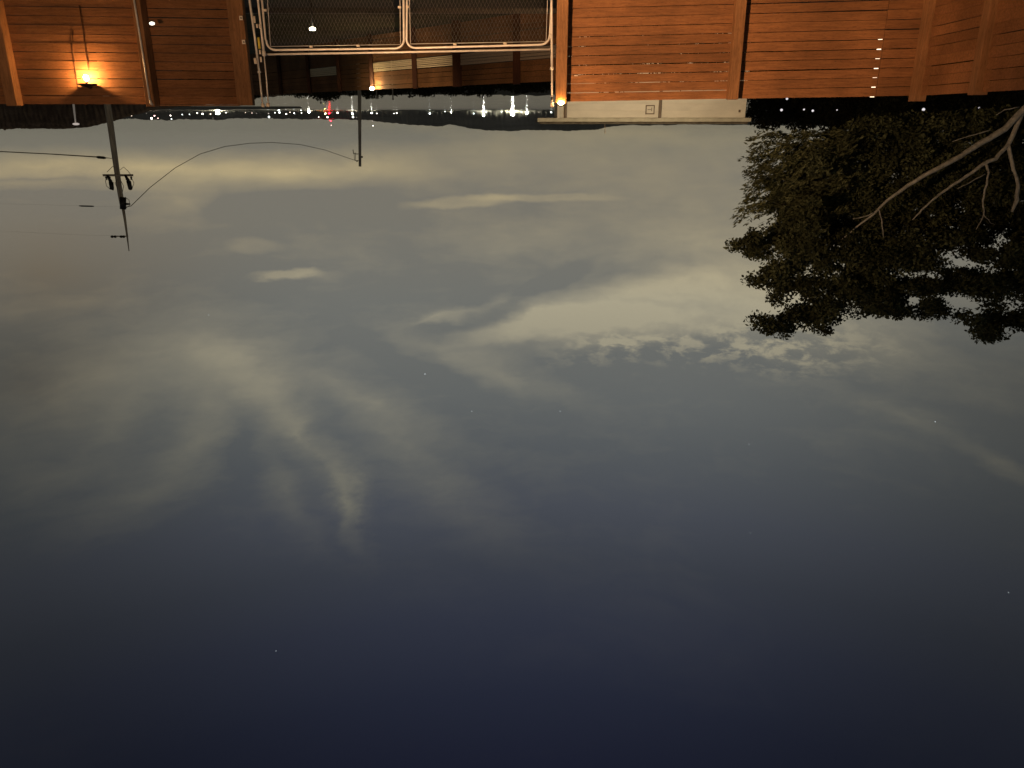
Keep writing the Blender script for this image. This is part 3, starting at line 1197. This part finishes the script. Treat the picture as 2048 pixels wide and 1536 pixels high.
# ------------------------------------------------------------------ utility poles and lines
UY = 40.0
pb, ptop = W(213, 196, UY), W(246, 418, UY)
base = Vector((pb.x - (ptop.x - pb.x) * .25, UY, ground_z(0, UY) - .2))
up = thing('utility_pole', base, 'tall leaning utility pole with crossarm gear behind the left fence', 'utility pole')


def U(x, y, dy=0.0):
    return W(x, y, UY + dy)


g = MB()
g.tube([base, U(213, 196), U(221, 250), U(232, 330), U(240, 385), U(246, 418)], [.17, .155, .15, .135, .125, .12], 12)
g.build('pole_shaft', M['pole'], up)
g = MB()
g.tube([U(246, 415), U(250, 440), U(254, 470), U(258, 502)], [.075, .06, .045, .02], 10)
g.build('top_mast', M['pole'], up)
g = MB()
g.tube([U(246, 395, -.16), U(246, 418, -.16)], .15, 12)
g.build('pole_band', M['black'], up)
g = MB()
a_, b_ = U(206, 349, -.2), U(266, 352, -.2)
g.box((a_ + b_) / 2, ((a_ - b_).length, .1, .1))
g.build('crossarm', M['pole'], up)
for pts in (((214, 350), (222, 364), (224, 378), (227, 379)), ((250, 350), (257, 362), (261, 378), (262, 380))):
    g = MB()
    c_ = [U(x, y, -.28) for x, y in pts]
    g.tube([c_[0], c_[1]], [.05, .09], 10)
    g.tube([c_[1], c_[2], c_[3]], [.11, .10, .05], 10)
    g.build('cutout', M['black'], up)
for x in (212, 219, 252, 262):
    g = MB()
    c_ = U(x, 353, -.2)
    g.tube([c_, c_ + Vector((0, 0, .05)), c_ + Vector((0, 0, .1)), c_ + Vector((0, 0, .16))], [.03, .06, .035, .05], 8)
    g.build('insulator', M['black'], up)
for pts in (((216, 352), (211, 362), (213, 372), (221, 379)), ((240, 340), (247, 334), (256, 342), (262, 350)), ((236, 336), (225, 333), (214, 344)),
            ((263, 380), (268, 366), (262, 354)), ((240, 358), (247, 372), (244, 390)), ((250, 394), (258, 400), (260, 410), (252, 416)),
            ((236, 358), (230, 366), (236, 380))):
    g = MB()
    g.tube([U(x, y, -.3) for x, y in pts], .014, 6)
    g.build('jumper_wire', M['line'], up)
g = MB()
g.tube([U(250, 408, -.2), U(260, 408, -.2)], [.06, .04], 8)
g.build('bracket', M['black'], up)
g = MB()
a_, b_ = U(222, 472.5, -.1), U(256, 472.5, -.1)
g.box((a_ + b_) / 2, ((a_ - b_).length, .07, .05))
g.build('crossarm', M['pole'], up)
for x in (224, 230, 242, 247):
    g = MB()
    c_ = U(x, 471, -.1)
    g.tube([c_, c_ + Vector((0, 0, .06)), c_ + Vector((0, 0, .12))], [.05, .09, .04], 8)
    g.build('insulator', M['black'], up)

wire_specs = [
    ('service cable sagging between the two utility poles', [(262, 412), (300, 375), (350, 336), (400, 308), (450, 293), (500, 286.5), (545, 285), (600, 289), (650, 300), (690, 314), (714, 322)], (UY, 66), .018),
]
for lab, pts, (ya, yb), r in wire_specs:
    n = len(pts)
    P = [W(x, y, ya - .1 + (yb - ya) * i / (n - 1)) for i, (x, y) in enumerate(pts)]
    g = MB()
    g.tube([U(252, 414, -.15)] + P, r, 6)
    tag(g.build('power_line', M['line']), lab, 'cable')
# lines running out of the frame on the left, with dead-end sleeves
t = thing('power_line', U(226, 318), 'thick cable with a dark splice sleeve left of the tall pole, lowest of its lines', 'cable')
g = MB()
g.tube([U(226, 317), U(195, 314), U(100, 308), U(0, 303), U(-200, 296)], [.012, .03, .024, .024, .024], 6)
g.build('wire', M['line'], t)
g = MB()
g.tube([U(212, 316), U(208, 315.5), U(196, 314.5), U(193, 314)], [.03, .065, .065, .035], 8)
g.build('sleeve', M['black'], t)
t = thing('power_line', U(246, 414), 'thin cable with a dark splice sleeve at middle height left of the tall pole', 'cable')
g = MB()
g.tube([U(246, 414), U(190, 412.5), U(155, 411.5), U(60, 409), U(-200, 402)], .0022, 5)
g.build('wire', M['line'], t)
g = MB()
g.tube([U(188, 412.5), U(184, 412.5), U(163, 412), U(158, 411.6)], [.02, .035, .035, .02], 8)
g.build('sleeve', M['black'], t)
g = MB()
g.tube([U(222, 471), U(190, 471), U(100, 467), U(-200, 452)], .0022, 5)
tag(g.build('power_line', M['line']), 'thin topmost line at the height of the small upper crossarm', 'cable')

# slim pole
VY = 66.0
base = W(719, 180, VY)
base.z = ground_z(0, VY) - .2
sp_ = thing('utility_pole', base, 'slim straight utility pole rising behind the gate', 'utility pole')
g = MB()
g.tube([base, W(719, 190, VY), W(720, 333, VY)], [.15, .145, .11], 12)
g.build('pole_shaft', M['pole'], sp_)
g = MB()
g.tube([W(706, 299, VY), W(707, 307, VY), W(714, 308, VY), W(719, 308, VY)], .03, 6)
g.tube([W(708, 305, VY), W(709, 320, VY), W(714, 322, VY), W(719, 320, VY)], .02, 6)
g.tube([W(711, 305, VY), W(711, 322, VY)], .02, 6)
g.build('bracket', M['line'], sp_)
g = MB()
g.ball(W(724, 314, VY), .08)
g.build('insulator', M['black'], sp_)
g = MB()
g.ball(W(714, 322, VY), .07)
g.build('insulator', M['black'], sp_)
for (x, y0, y1, Y, lab) in ((752, 150, 196, 60.0, 'short thin pale pole right of the slim utility pole'), (784.5, 160, 198, 60.0, 'thin grey pole second right of the slim utility pole, before the water')):
    g = MB()
    a_ = W(x, y0, Y)
    a_.z = ground_z(0, Y) - .1
    g.tube([a_, W(x + 1.5, y1, Y)], .045, 8)
    g.ball(W(x + 1.5, y1, Y), .07)
    tag(g.build('marker_pole', M['roof']), lab, 'pole')

# far street lamp on the left hillside
q = W(152, 248, 145)
t = thing('street_lamp', W(147, 200, 145), 'pale street lamp mast standing left of the tall utility pole', 'street lamp')
g = MB()
g.tube([W(146, 200, 145), W(151, 245, 145)], [.2, .12], 8)
g.build('mast', mat('glowing_mast_paint', (.6, .55, .48), .6, emit=(1, .85, .7), strength=.09), t)  # weak emission in the paint stands in for lamp light on the mast
g = MB()
g.ball(q, .42, 10, 6, sq=(1.5, 1, .5))
g.build('lamp_head', emat('dim_lamp_glow', (1, .85, .75), .45), t)

# ------------------------------------------------------------------ shore lights
white = emat('white_town_light', (1, .93, .80), 9.0)
cool = emat('cool_town_light', (.92, 1, .95), 9.0)
warm = emat('warm_town_light', (1, .78, .60), 5.0)
pinkm = emat('pink_town_light', (1, .62, .55), 5.0)
dim = emat('dim_town_light', (1, .86, .72), .9)
red = emat('red_town_light', (1, .0012, .004), 460.0)
yellow = emat('yellow_town_light', (1, .9, .22), 240.0)
glare = emat('harbour_floodlight', (1, .98, .85), 420.0)
strong = emat('strong_harbour_light', (1, .98, .90), 280.0)
mid_ = emat('medium_harbour_light', (1, .98, .88), 120.0)
CN = {id(white): 'white', id(cool): 'cool white', id(warm): 'warm', id(pinkm): 'pinkish', id(dim): 'dim', id(red): 'red', id(yellow): 'yellow',
      id(glare): 'dazzling white', id(strong): 'bright white', id(mid_): 'white'}
# (x, y, size in px, material, sideways stretch)
SH = [(10, 225, 1.5, dim, 1.6), (68, 224, 2.4, warm, 1), (81, 224, 2.6, warm, 1), (129, 229.5, 3, white, 1), (181.5, 229.5, 2.4, white, 1),
      (188.5, 229.7, 2.8, white, 1), (231, 232, 4, white, 1.3), (263, 231.5, 2, warm, 1), (293, 227, 1.5, dim, 1), (303, 236.8, 4.6, white, 1.3), (309, 231.5, 3.4, pinkm, 1.4),
      (316, 236.5, 2.6, pinkm, 1), (341, 231, 2.8, white, 1.2), (343, 238, 2.4, cool, 1.1), (364.5, 229, 2, cool, 1.2), (379, 228.7, 2, cool, 1), (394.5, 226, 3, white, 1),
      (405, 227.7, 3.8, white, 1.3), (421, 228, 2.6, warm, 1.5), (436, 226.8, 5.4, glare, 2.0), (452, 225.4, 2.4, white, 1), (426, 236.3, 1.6, dim, 1), (491, 225, 1.8, warm, 1),
      (504, 225.8, 1.8, warm, 1), (513, 226.8, 1.6, dim, 1), (538, 234, 4.8, cool, 1), (537, 227, 2.6, dim, 1.4), (557.5, 220.3, 3.4, cool, 1.5), (559, 225, 3.4, cool, 1.4),
      (550, 225.3, 2.2, cool, 1.2), (572.5, 228.4, 2.6, white, 1.6), (580, 224.5, 1.8, warm, 1.6), (588.5, 226.5, 2.8, cool, 1), (602, 220.2, 2, cool, 1), (603, 225.6, 2.4, white, 1),
      (618, 223.8, 4.4, mid_, 1.2), (637.5, 234, 2.0, white, 1), (651, 227.5, 2.2, yellow, 1), (655, 234.3, 3.6, white, 1.2), (658.3, 226.5, 3.0, red, 1),
      (663.5, 225.5, 1.8, dim, 1), (675, 225.5, 4, white, 1.2), (705, 227.5, 2.6, strong, 1), (706, 234.2, 3.6, white, 1.4), (713, 234.6, 1.8, dim, 1),
      (743.5, 226, 2.6, mid_, 1), (753.5, 226.8, 2.2, white, 1.2), (788, 227, 2, white, 1), (793.5, 226, 2.6, white, 1.2), (859.5, 227, 4, cool, 1.1),
      (890, 223, 2, cool, 1), (902, 224.3, 2.4, mid_, 1.2), (947.5, 227, 2.6, cool, 1), (967.3, 230.5, 4.0, strong, 1.1), (972, 224, 3, cool, 1),
      (1003, 223.4, 2.2, cool, 1), (1025, 228.5, 6.8, glare, 1.2), (1043, 223.5, 2.8, cool, 1.2), (1053.8, 226.3, 3.6, strong, 1.2),
      (1069, 226.5, 1.5, dim, 1), (1078, 224.5, 1.5, dim, 1.8), (1102.5, 224.5, 3.4, cool, 1)]
LM = [(220, 'tall utility pole'), (295, 'dark-bay fence post'), (520, 'left gate pipes'), (720, 'slim utility pole'), (1104, 'right gate pipe')]
seen = {}
from collections import defaultdict
ranks = defaultdict(list)
for s_ in SH:
    lx, ln = min(LM, key=lambda q: abs(q[0] - s_[0]))
    ranks[(ln, s_[0] < lx)].append(s_)
ORD = ['nearest', 'second', 'third', 'fourth', 'fifth', 'sixth', 'seventh', 'eighth', 'ninth', 'tenth', 'eleventh', 'twelfth', 'thirteenth', 'fourteenth',
       'fifteenth', 'sixteenth', 'seventeenth', 'eighteenth', 'nineteenth', 'twentieth']
px_m = {}
for (ln, left), L_ in ranks.items():
    lx = [q[0] for q in LM if q[1] == ln][0]
    for k, s_ in enumerate(sorted(L_, key=lambda q: abs(q[0] - lx))):
        x, y, sz, m, st = s_
        Y = 2745.0 if y < 222.5 else (2790.0 if y < 240 else 3100)
        p = W(x, y, Y)
        if y < 222.5:
            p.z = max(p.z, WATER_Z + 1.5)
        u = Y / 1740.0
        r = sz * u * .37
        g = MB()
        g.ball(p, r, 8, 6, sq=(st, 1, 1))
        o = g.build('shore_light', m)
        tag(o, '%s %s light on the far shore, %s %s of the %s' % ('tiny' if sz < 2.5 else ('small' if sz < 4.4 else 'large'), CN[id(m)], ORD[k], 'left' if left else 'right', ln),
            'shore light', 'town lights along the far shore')
for (x, y, m, lab) in ((661.5, 242, red, 'lower red beacon light above the hills left of the slim utility pole'), (662.5, 250.5, pinkm, 'upper pink beacon light above the hills left of the slim utility pole'),
                       (745, 242, dim, 'lower white beacon light right of the slim utility pole'), (746, 251.5, white, 'upper white beacon light right of the slim utility pole')):
    p = W(x, y, 3400)
    g = MB()
    g.ball(p, 1.6 * 3400 / 1740 * .5 * (1.0), 8, 6)
    g.tube([p, Vector((p.x, p.y, -10))], .25, 5)
    o = g.build('beacon_tower', M['line'])
    o.data.materials.append(m)
    for pl_ in o.data.polygons:
        if all(abs(o.data.vertices[v].co.z + o.location.z - p.z) <= 2.0 for v in pl_.vertices):
            pl_.material_index = 1
    tag(o, lab, 'beacon', 'beacons above the far hills')

# small lights in the dark trees at the right
for (x, y, s_, lab) in ((1563, 220, .05, 'pinprick white light in the dark trees, first right of the outbuilding'), (1608, 219, .035, 'pinprick light in the dark trees, second right of the outbuilding'),
                        (1625.5, 221.5, .045, 'pinprick light in the dark trees, third right of the outbuilding'), (1674, 220, .025, 'faintest pinprick light in the dark trees, fourth right of the outbuilding'),
                        (1574, 197.5, .045, 'small light just above the right fence top beside the outbuilding'), (1847, 219, .06, 'blurry white light in the trees above the fence corner post'),
                        (1958, 215.5, .03, 'faint light in the trees above the side fence post')):
    g = MB()
    g.ball(W(x, y, 33), s_, 8, 6, sq=(1.1, 1, 1))
    tag(g.build('distant_light', emat('tree_light_glow', (1, .93, .95), .8)), lab, 'light', 'lights among the dark trees')

# ------------------------------------------------------------------ night haze over the lake
hm = bpy.data.materials.new('night_haze')
hm.use_nodes = True
hm.node_tree.nodes.clear()
ho = hm.node_tree.nodes.new('ShaderNodeOutputMaterial')
hv = hm.node_tree.nodes.new('ShaderNodeVolumePrincipled')
hv.inputs['Color'].default_value = (.9, .88, .8, 1)
hv.inputs['Density'].default_value = 0.000035
hm.node_tree.links.new(hv.outputs[0], ho.inputs['Volume'])
g = MB()
g.box((0, 4000, 60), (12600, 8400, 200))
hz_o = tag(g.build('haze', hm), kind='stuff')

# ------------------------------------------------------------------ stars
for (x, y, s_, lab) in ((850, 748, 1.9, 'brightest star, right of the cloud plume'), (943.5, 822.5, 1.3, 'star left of the middle of the picture, second right of the cloud plume'),
                        (1120.5, 822.5, 1.5, 'bright star in the middle of the sky below the ragged cloud'), (1870.5, 843.5, 1.6, 'star beside the faint streak cloud under the tree'),
                        (1498, 888.5, 1.1, 'faint star in the blue sky right of the middle'), (2017, 1185, 1.4, 'star at the right edge of the picture'),
                        (552, 1302, 1.2, 'lone star in the dark lower left sky'), (417.5, 630, 1.1, 'faint star above the cloud plume'),
                        (1501, 1066, .8, 'very faint star in the dark blue right of the middle'), (1745, 1095, .9, 'very faint star low in the dark blue sky under the tree')):
    p = W(x, y, 9000)
    dist = (p - Vector((0, 0, EYE))).length
    g = MB()
    g.ball(p, s_ * dist / 1740 * .42, 8, 6)
    tag(g.build('star', emat('star_glow', (.85, .95, 1.0), 1.5)), lab, 'star', 'stars in the night sky')


# ------------------------------------------------------------------ bushes and woods
def bush(name, label, cat, c, rx, ry, rz, n, m, leafl, group, trunk=True):
    base = Vector((c.x, c.y, ground_z(0, c.y)))
    t = thing(name, base, label, cat, group)
    # lumpy crown: several lobes
    lobes = []
    for k in range(14):
        a = random.uniform(0, 6.28)
        lobes.append((c + Vector((math.cos(a) * rx * random.uniform(.1, .6), math.sin(a) * ry * random.uniform(.1, .6), rz * random.uniform(-.8, .55))), random.uniform(.38, .6)))
    cs = []
    for lc, lr in lobes:
        k = n // 14
        d = rng.normal(size=(k, 3))
        d /= np.linalg.norm(d, axis=1, keepdims=True)
        rr = rng.uniform(.55, 1.05, (k, 1)) ** .6
        cs.append(np.array(lc) + d * rr * np.array([rx, ry, rz]) * lr)
    cs = np.concatenate(cs)
    ax = rng.normal(size=cs.shape) + np.array([0, 0, .3])
    leaves_mesh('crown', cs, ax, leafl, leafl * .6, m, t)
    if trunk:
        g = MB()
        g.tube([base - Vector((0, 0, .1)), Vector((c.x, c.y, c.z - rz * .2)), c + Vector((.1, 0, rz * .4))], [rz * .07, rz * .05, rz * .02], 7)
        g.build('trunk', M['dark_bark'], t)
    return t


TOP = [(380, 206), (520, 200), (560, 197), (600, 198), (640, 200), (700, 197), (760, 196), (820, 194), (880, 193), (930, 194), (980, 191), (1040, 192), (1090, 188), (1130, 190), (1260, 190)]
pos_n = ['behind the left fence bay', 'behind the left gate pipes', 'just right of the left gate pipes', 'below the red light streak', 'left of the slim utility pole', 'at the slim utility pole',
         'right of the slim utility pole', 'at the middle of the gate', 'right of the gate middle', 'left of the bright light streaks', 'under the dazzling light streak', 'beside the right gate pipe',
         'behind the right gate post']
for i, x in enumerate((420, 490, 556, 612, 668, 724, 782, 842, 900, 955, 1012, 1068, 1128)):
    Y = 78 + (i * 37 % 11) * 1.6
    top = W(x, interp(TOP, x) - 3.5, Y)
    zg = ground_z(0, Y)
    hz_ = (top.z - zg) / 2
    bush('hedge_shrub', 'dark rounded shrub on the near bank %s' % pos_n[i], 'shrub', Vector((top.x, Y, zg + hz_ * 1.0)), 2.6, 2.2, hz_ * 1.25, 3800, M['bush'], .30, 'dark shrubs along the near bank', trunk=False)

for i, (x, lab) in enumerate(((1195, 'low shrub hidden behind the first bay of the right fence'), (1245, 'low shrub behind the right fence under the outbuilding window'), (1345, 'low shrub behind the right fence below the outbuilding downpipe'),
                              (1296, 'low shrub behind the right fence between the outbuilding window and downpipe'), (1410, 'low shrub behind the right fence left of its second post'), (1500, 'low shrub behind the right fence right of its second post'))):
    Y = 18.5 + (i % 2) * .6
    top = W(x, 186, Y)
    bush('hedge_shrub', lab, 'shrub', Vector((top.x, Y, .35 if x == 1296 else .62)), .66, .5, 1.05, 3400, M['bush'], .09, 'low shrubs behind the right fence', trunk=False)

wn_ = ['at the right end of the outbuilding', 'second right of the outbuilding', 'behind the feathery branch tips', 'behind the glinting column', 'behind the fence corner post', 'behind the side fence', 'behind the big tree at the far right edge']
for i, (x, yt) in enumerate(((1530, 249), (1600, 250), (1680, 254), (1765, 262), (1850, 258), (1945, 262), (2050, 266))):
    Y = 46 + (i * 5 % 7)
    top = W(x, yt - 2, Y)
    zg = ground_z(0, Y)
    hz_ = (top.z - zg) / 2
    bush('dark_tree', 'dark dense tree %s' % wn_[i], 'tree', Vector((top.x, Y, zg + hz_)), 2.0, 1.6, hz_ * 1.25, 14000, M['woods'], .22, 'dark trees behind the right fence')

for i, (x, lab) in enumerate(((1570, 'low dark thicket between the first two dark trees right of the outbuilding'), (1640, 'low dark thicket left of the glinting column'), (1722, 'low dark thicket at the glinting column'),
                              (1808, 'low dark thicket left of the fence corner post'), (1897, 'low dark thicket right of the fence corner post'), (1995, 'low dark thicket above the side fence'))):
    Y = 56 + i % 3
    top = W(x, 240, Y)
    zg = ground_z(0, Y)
    hz_ = (top.z - zg) / 2
    bush('thicket', lab, 'shrub', Vector((top.x, Y, zg + hz_)), 2.6, 1.8, hz_ * 1.3, 9000, M['woods'], .26, 'low thickets behind the dark trees', trunk=False)

# ------------------------------------------------------------------ the big tree at the right
TY = 13.6
tb = Vector((-9.7, TY, 0))
tree = thing('tree', tb, 'big leafy tree with pale bare limbs reaching in from the right edge', 'tree')


def limb(pts, rads, yoff, name='limb'):
    g = MB()
    P = [W(x, y, TY + yo) for (x, y), yo in zip(pts, yoff)]
    # smooth by subdividing with slight jitter
    Q, R_ = [], []
    for i in range(len(P) - 1):
        for k in range(3):
            t_ = k / 3
            Q.append(P[i].lerp(P[i + 1], t_) + Vector((random.uniform(-.005, .005), random.uniform(-.01, .01), random.uniform(-.005, .005))) * (0 if i == 0 and k == 0 else 1))
            R_.append(rads[i] * (1 - t_) + rads[i + 1] * t_)
    Q.append(P[-1])
    R_.append(rads[-1])
    g.tube(Q, [v * .66 for v in R_], 8)
    return g.build(name, M['bark'], tree)


root_pt = W(2105, 165, TY)
g = MB()
g.tube([tb - Vector((0, 0, .2)), Vector((-9.62, TY, .8)), root_pt, W(2180, 330, TY + .3), W(2230, 480, TY + .5)], [.24, .2, .17, .12, .08], 12)
g.build('trunk', M['bark'], tree)
limb([(2105, 165), (2048, 218), (2010, 258), (1960, 287), (1920, 312), (1880, 335), (1850, 350), (1815, 372), (1775, 400), (1745, 430), (1715, 452), (1685, 478)],
     [.10, .085, .08, .072, .064, .058, .052, .045, .037, .028, .02, .012], [0, -.1, -.2, -.3, -.4, -.5, -.55, -.6, -.7, -.75, -.8, -.8])
limb([(2085, 190), (2046, 222), (2030, 260), (2015, 292), (1990, 318), (1970, 326), (1940, 348), (1905, 370), (1870, 396), (1845, 418), (1825, 440)],
     [.07, .062, .058, .055, .05, .045, .04, .034, .028, .022, .014], [0, -.1, -.15, -.25, -.35, -.4, -.45, -.5, -.55, -.6, -.6])
limb([(2016, 290), (2022, 322), (2030, 348), (2036, 372), (2033, 400), (2024, 424)], [.05, .046, .04, .045, .055, .03], [-.25, -.3, -.35, -.35, -.3, -.3])
limb([(1972, 328), (1978, 345), (1970, 380), (1966, 400), (1968, 430), (1952, 460)], [.03, .026, .024, .022, .018, .01], [-.4, -.45, -.5, -.5, -.5, -.5], 'branch')
limb([(1970, 348), (1940, 365), (1915, 378)], [.014, .01, .006], [-.45, -.5, -.5], 'branch')
limb([(1757, 417), (1763, 440), (1767, 475)], [.018, .014, .008], [-.75, -.8, -.8], 'branch')
limb([(1748, 425), (1728, 434), (1706, 438)], [.016, .012, .006], [-.75, -.8, -.8], 'branch')
limb([(2038, 214), (2010, 220), (1992, 230)], [.016, .012, .006], [-.1, -.15, -.2], 'branch')
limb([(1980, 260), (1940, 272), (1905, 283)], [.014, .01, .006], [-.2, -.2, -.2], 'branch')
limb([(1968, 430), (1980, 445), (1990, 450)], [.01, .008, .004], [-.5, -.5, -.5], 'branch')

from math import inf
POLY = [(1560, 330), (1610, 300), (1680, 262), (1740, 246), (1900, 232), (2200, 220), (2200, 640), (2048, 655), (2000, 655), (1990, 682), (1960, 688), (1945, 655), (1940, 640), (1900, 622), (1840, 628), (1790, 640), (1740, 618),
        (1700, 640), (1665, 640), (1650, 668), (1625, 662), (1600, 640), (1560, 668), (1520, 660), (1510, 630), (1490, 600), (1485, 570), (1530, 552), (1545, 520), (1520, 510), (1470, 502),
        (1466, 492), (1500, 470), (1560, 455), (1575, 430), (1545, 395), (1550, 360)]
HOLES = [(1895, 512, 32, 14), (2003, 486, 20, 14), (1850, 545, 30, 8), (1940, 530, 40, 10), (1800, 548, 24, 10), (1975, 540, 18, 8), (1520, 600, 20, 26), (1560, 620, 22, 12), (1545, 520, 26, 7), (1700, 628, 14, 18), (1610, 550, 26, 6),
         (1905, 600, 30, 14), (1830, 600, 22, 12), (2040, 545, 12, 8), (1950, 612, 24, 18), (2030, 610, 20, 14), (1590, 590, 18, 12), (1560, 345, 20, 16)]


def inside(P, x, y):
    c_ = False
    for i in range(len(P)):
        (x0, y0), (x1, y1) = P[i], P[i - 1]
        if (y0 > y) != (y1 > y) and x < (x1 - x0) * (y - y0) / (y1 - y0) + x0:
            c_ = not c_
    return c_


def in_hole(x, y):
    return any(((x - a) / c_ / 1.35) ** 2 + ((y - b) / d / 1.35) ** 2 < 1 for a, b, c_, d in HOLES)


cents, axes = [], []
cnt = 0
while cnt < 2300:
    x, y = random.uniform(1460, 2200), random.uniform(215, 672)
    if not inside(POLY, x, y) or in_hole(x, y):
        continue
    if x < 1700 and y > 440 and random.random() < .25:
        continue
    cnt += 1
    Y = TY + random.uniform(-1.1, 2.0) * (1.0 if x > 1620 else .55)
    if y < 470 and x > 1640:
        Y = TY + random.uniform(.15, 2.3)      # leave the limbs in front clear
    c_ = W(x, y, Y)
    k = 104
    rr = random.uniform(.12, .27)
    out = Vector((random.gauss(.4, .5), random.gauss(0, .5), random.gauss(0, .5)))
    pts = rng.normal(size=(k, 3))
    pts = pts / np.linalg.norm(pts, axis=1, keepdims=True) * rng.uniform(0, 1, (k, 1)) ** .45 * rr * np.array([1.15, 1.0, .72])
    cents.append(np.array(c_) + pts)
    axes.append(rng.normal(size=(k, 3)) * .8 + np.array(out))
cents, axes = np.concatenate(cents), np.concatenate(axes)
# sparse stray leaves that keep the sky showing through at the edges
leaves_mesh('crown', cents, axes, .072, .042, M['leaf'], tree)

# feathery sprays at the left tip of the crown
fc, fa = [], []
sprays = 0
while sprays < 380:
    x, y = random.uniform(1490, 1720), random.uniform(258, 425)
    if x + (y - 258) * .22 < 1530 + random.uniform(0, 35):
        continue
    sprays += 1
    ang = math.radians(random.gauss(157, 16))
    L_ = random.uniform(25, 70)
    Y = TY + random.uniform(-.6, .8)
    p0 = W(x, y, Y)
    p1 = W(x + L_ * math.cos(ang), y + L_ * math.sin(ang), Y + random.uniform(-.2, .2))
    d = np.array(p1 - p0)
    k = 34
    t_ = rng.uniform(0, 1, (k, 1))
    fc.append(np.array(p0) + d * t_ + rng.normal(size=(k, 3)) * .022)
    fa.append(d / np.linalg.norm(d) + rng.normal(size=(k, 3)) * .35)
leaves_mesh('feathery_foliage', np.concatenate(fc), np.concatenate(fa), .085, .026, M['needle'], tree)
# twigs
g = MB()
for k in range(70):
    x, y = random.uniform(1570, 1720), random.uniform(265, 640)
    if y > 430:
        continue
    Y = TY + random.uniform(-.4, .5)
    L_ = random.uniform(30, 60)
    ang = math.radians(random.gauss(158, 14))
    p0, p1 = W(x, y, Y), W(x + L_ * math.cos(ang), y + L_ * math.sin(ang), Y)
    g.tube([p0, p0.lerp(p1, .5) + Vector((0, 0, .01)), p1], [.007, .005, .002], 4)
o = g.build('twigs', M['dark_bark'], tree)
o['kind'] = 'stuff'

# ------------------------------------------------------------------ the porch floodlight that lights the yard (outside the frame)
q = Vector((4.6, 1.2, 2.5))
t = thing('floodlight', (q.x, q.y, 0), 'warm pole mounted yard floodlight that lights the plank fence from behind the camera', 'light')
g = MB()
g.tube([(q.x, q.y - .1, 0), (q.x, q.y - .1, q.z)], .03, 10)
g.build('pole_shaft', M['black'], t)
g = MB()
g.box(q + Vector((0, -.07, 0)), (.26, .08, .2))
g.build('housing', M['black'], t)
lamp('yard_flood', 'SPOT', q, 8200, (1.0, .55, .26), .12, target=(-1.3, 12, .5), spot=54, blend=1.0, parent=t)
lamp('yard_spill', 'POINT', q + Vector((0, .02, .16)), 820, (1.0, .55, .27), .1, parent=t)
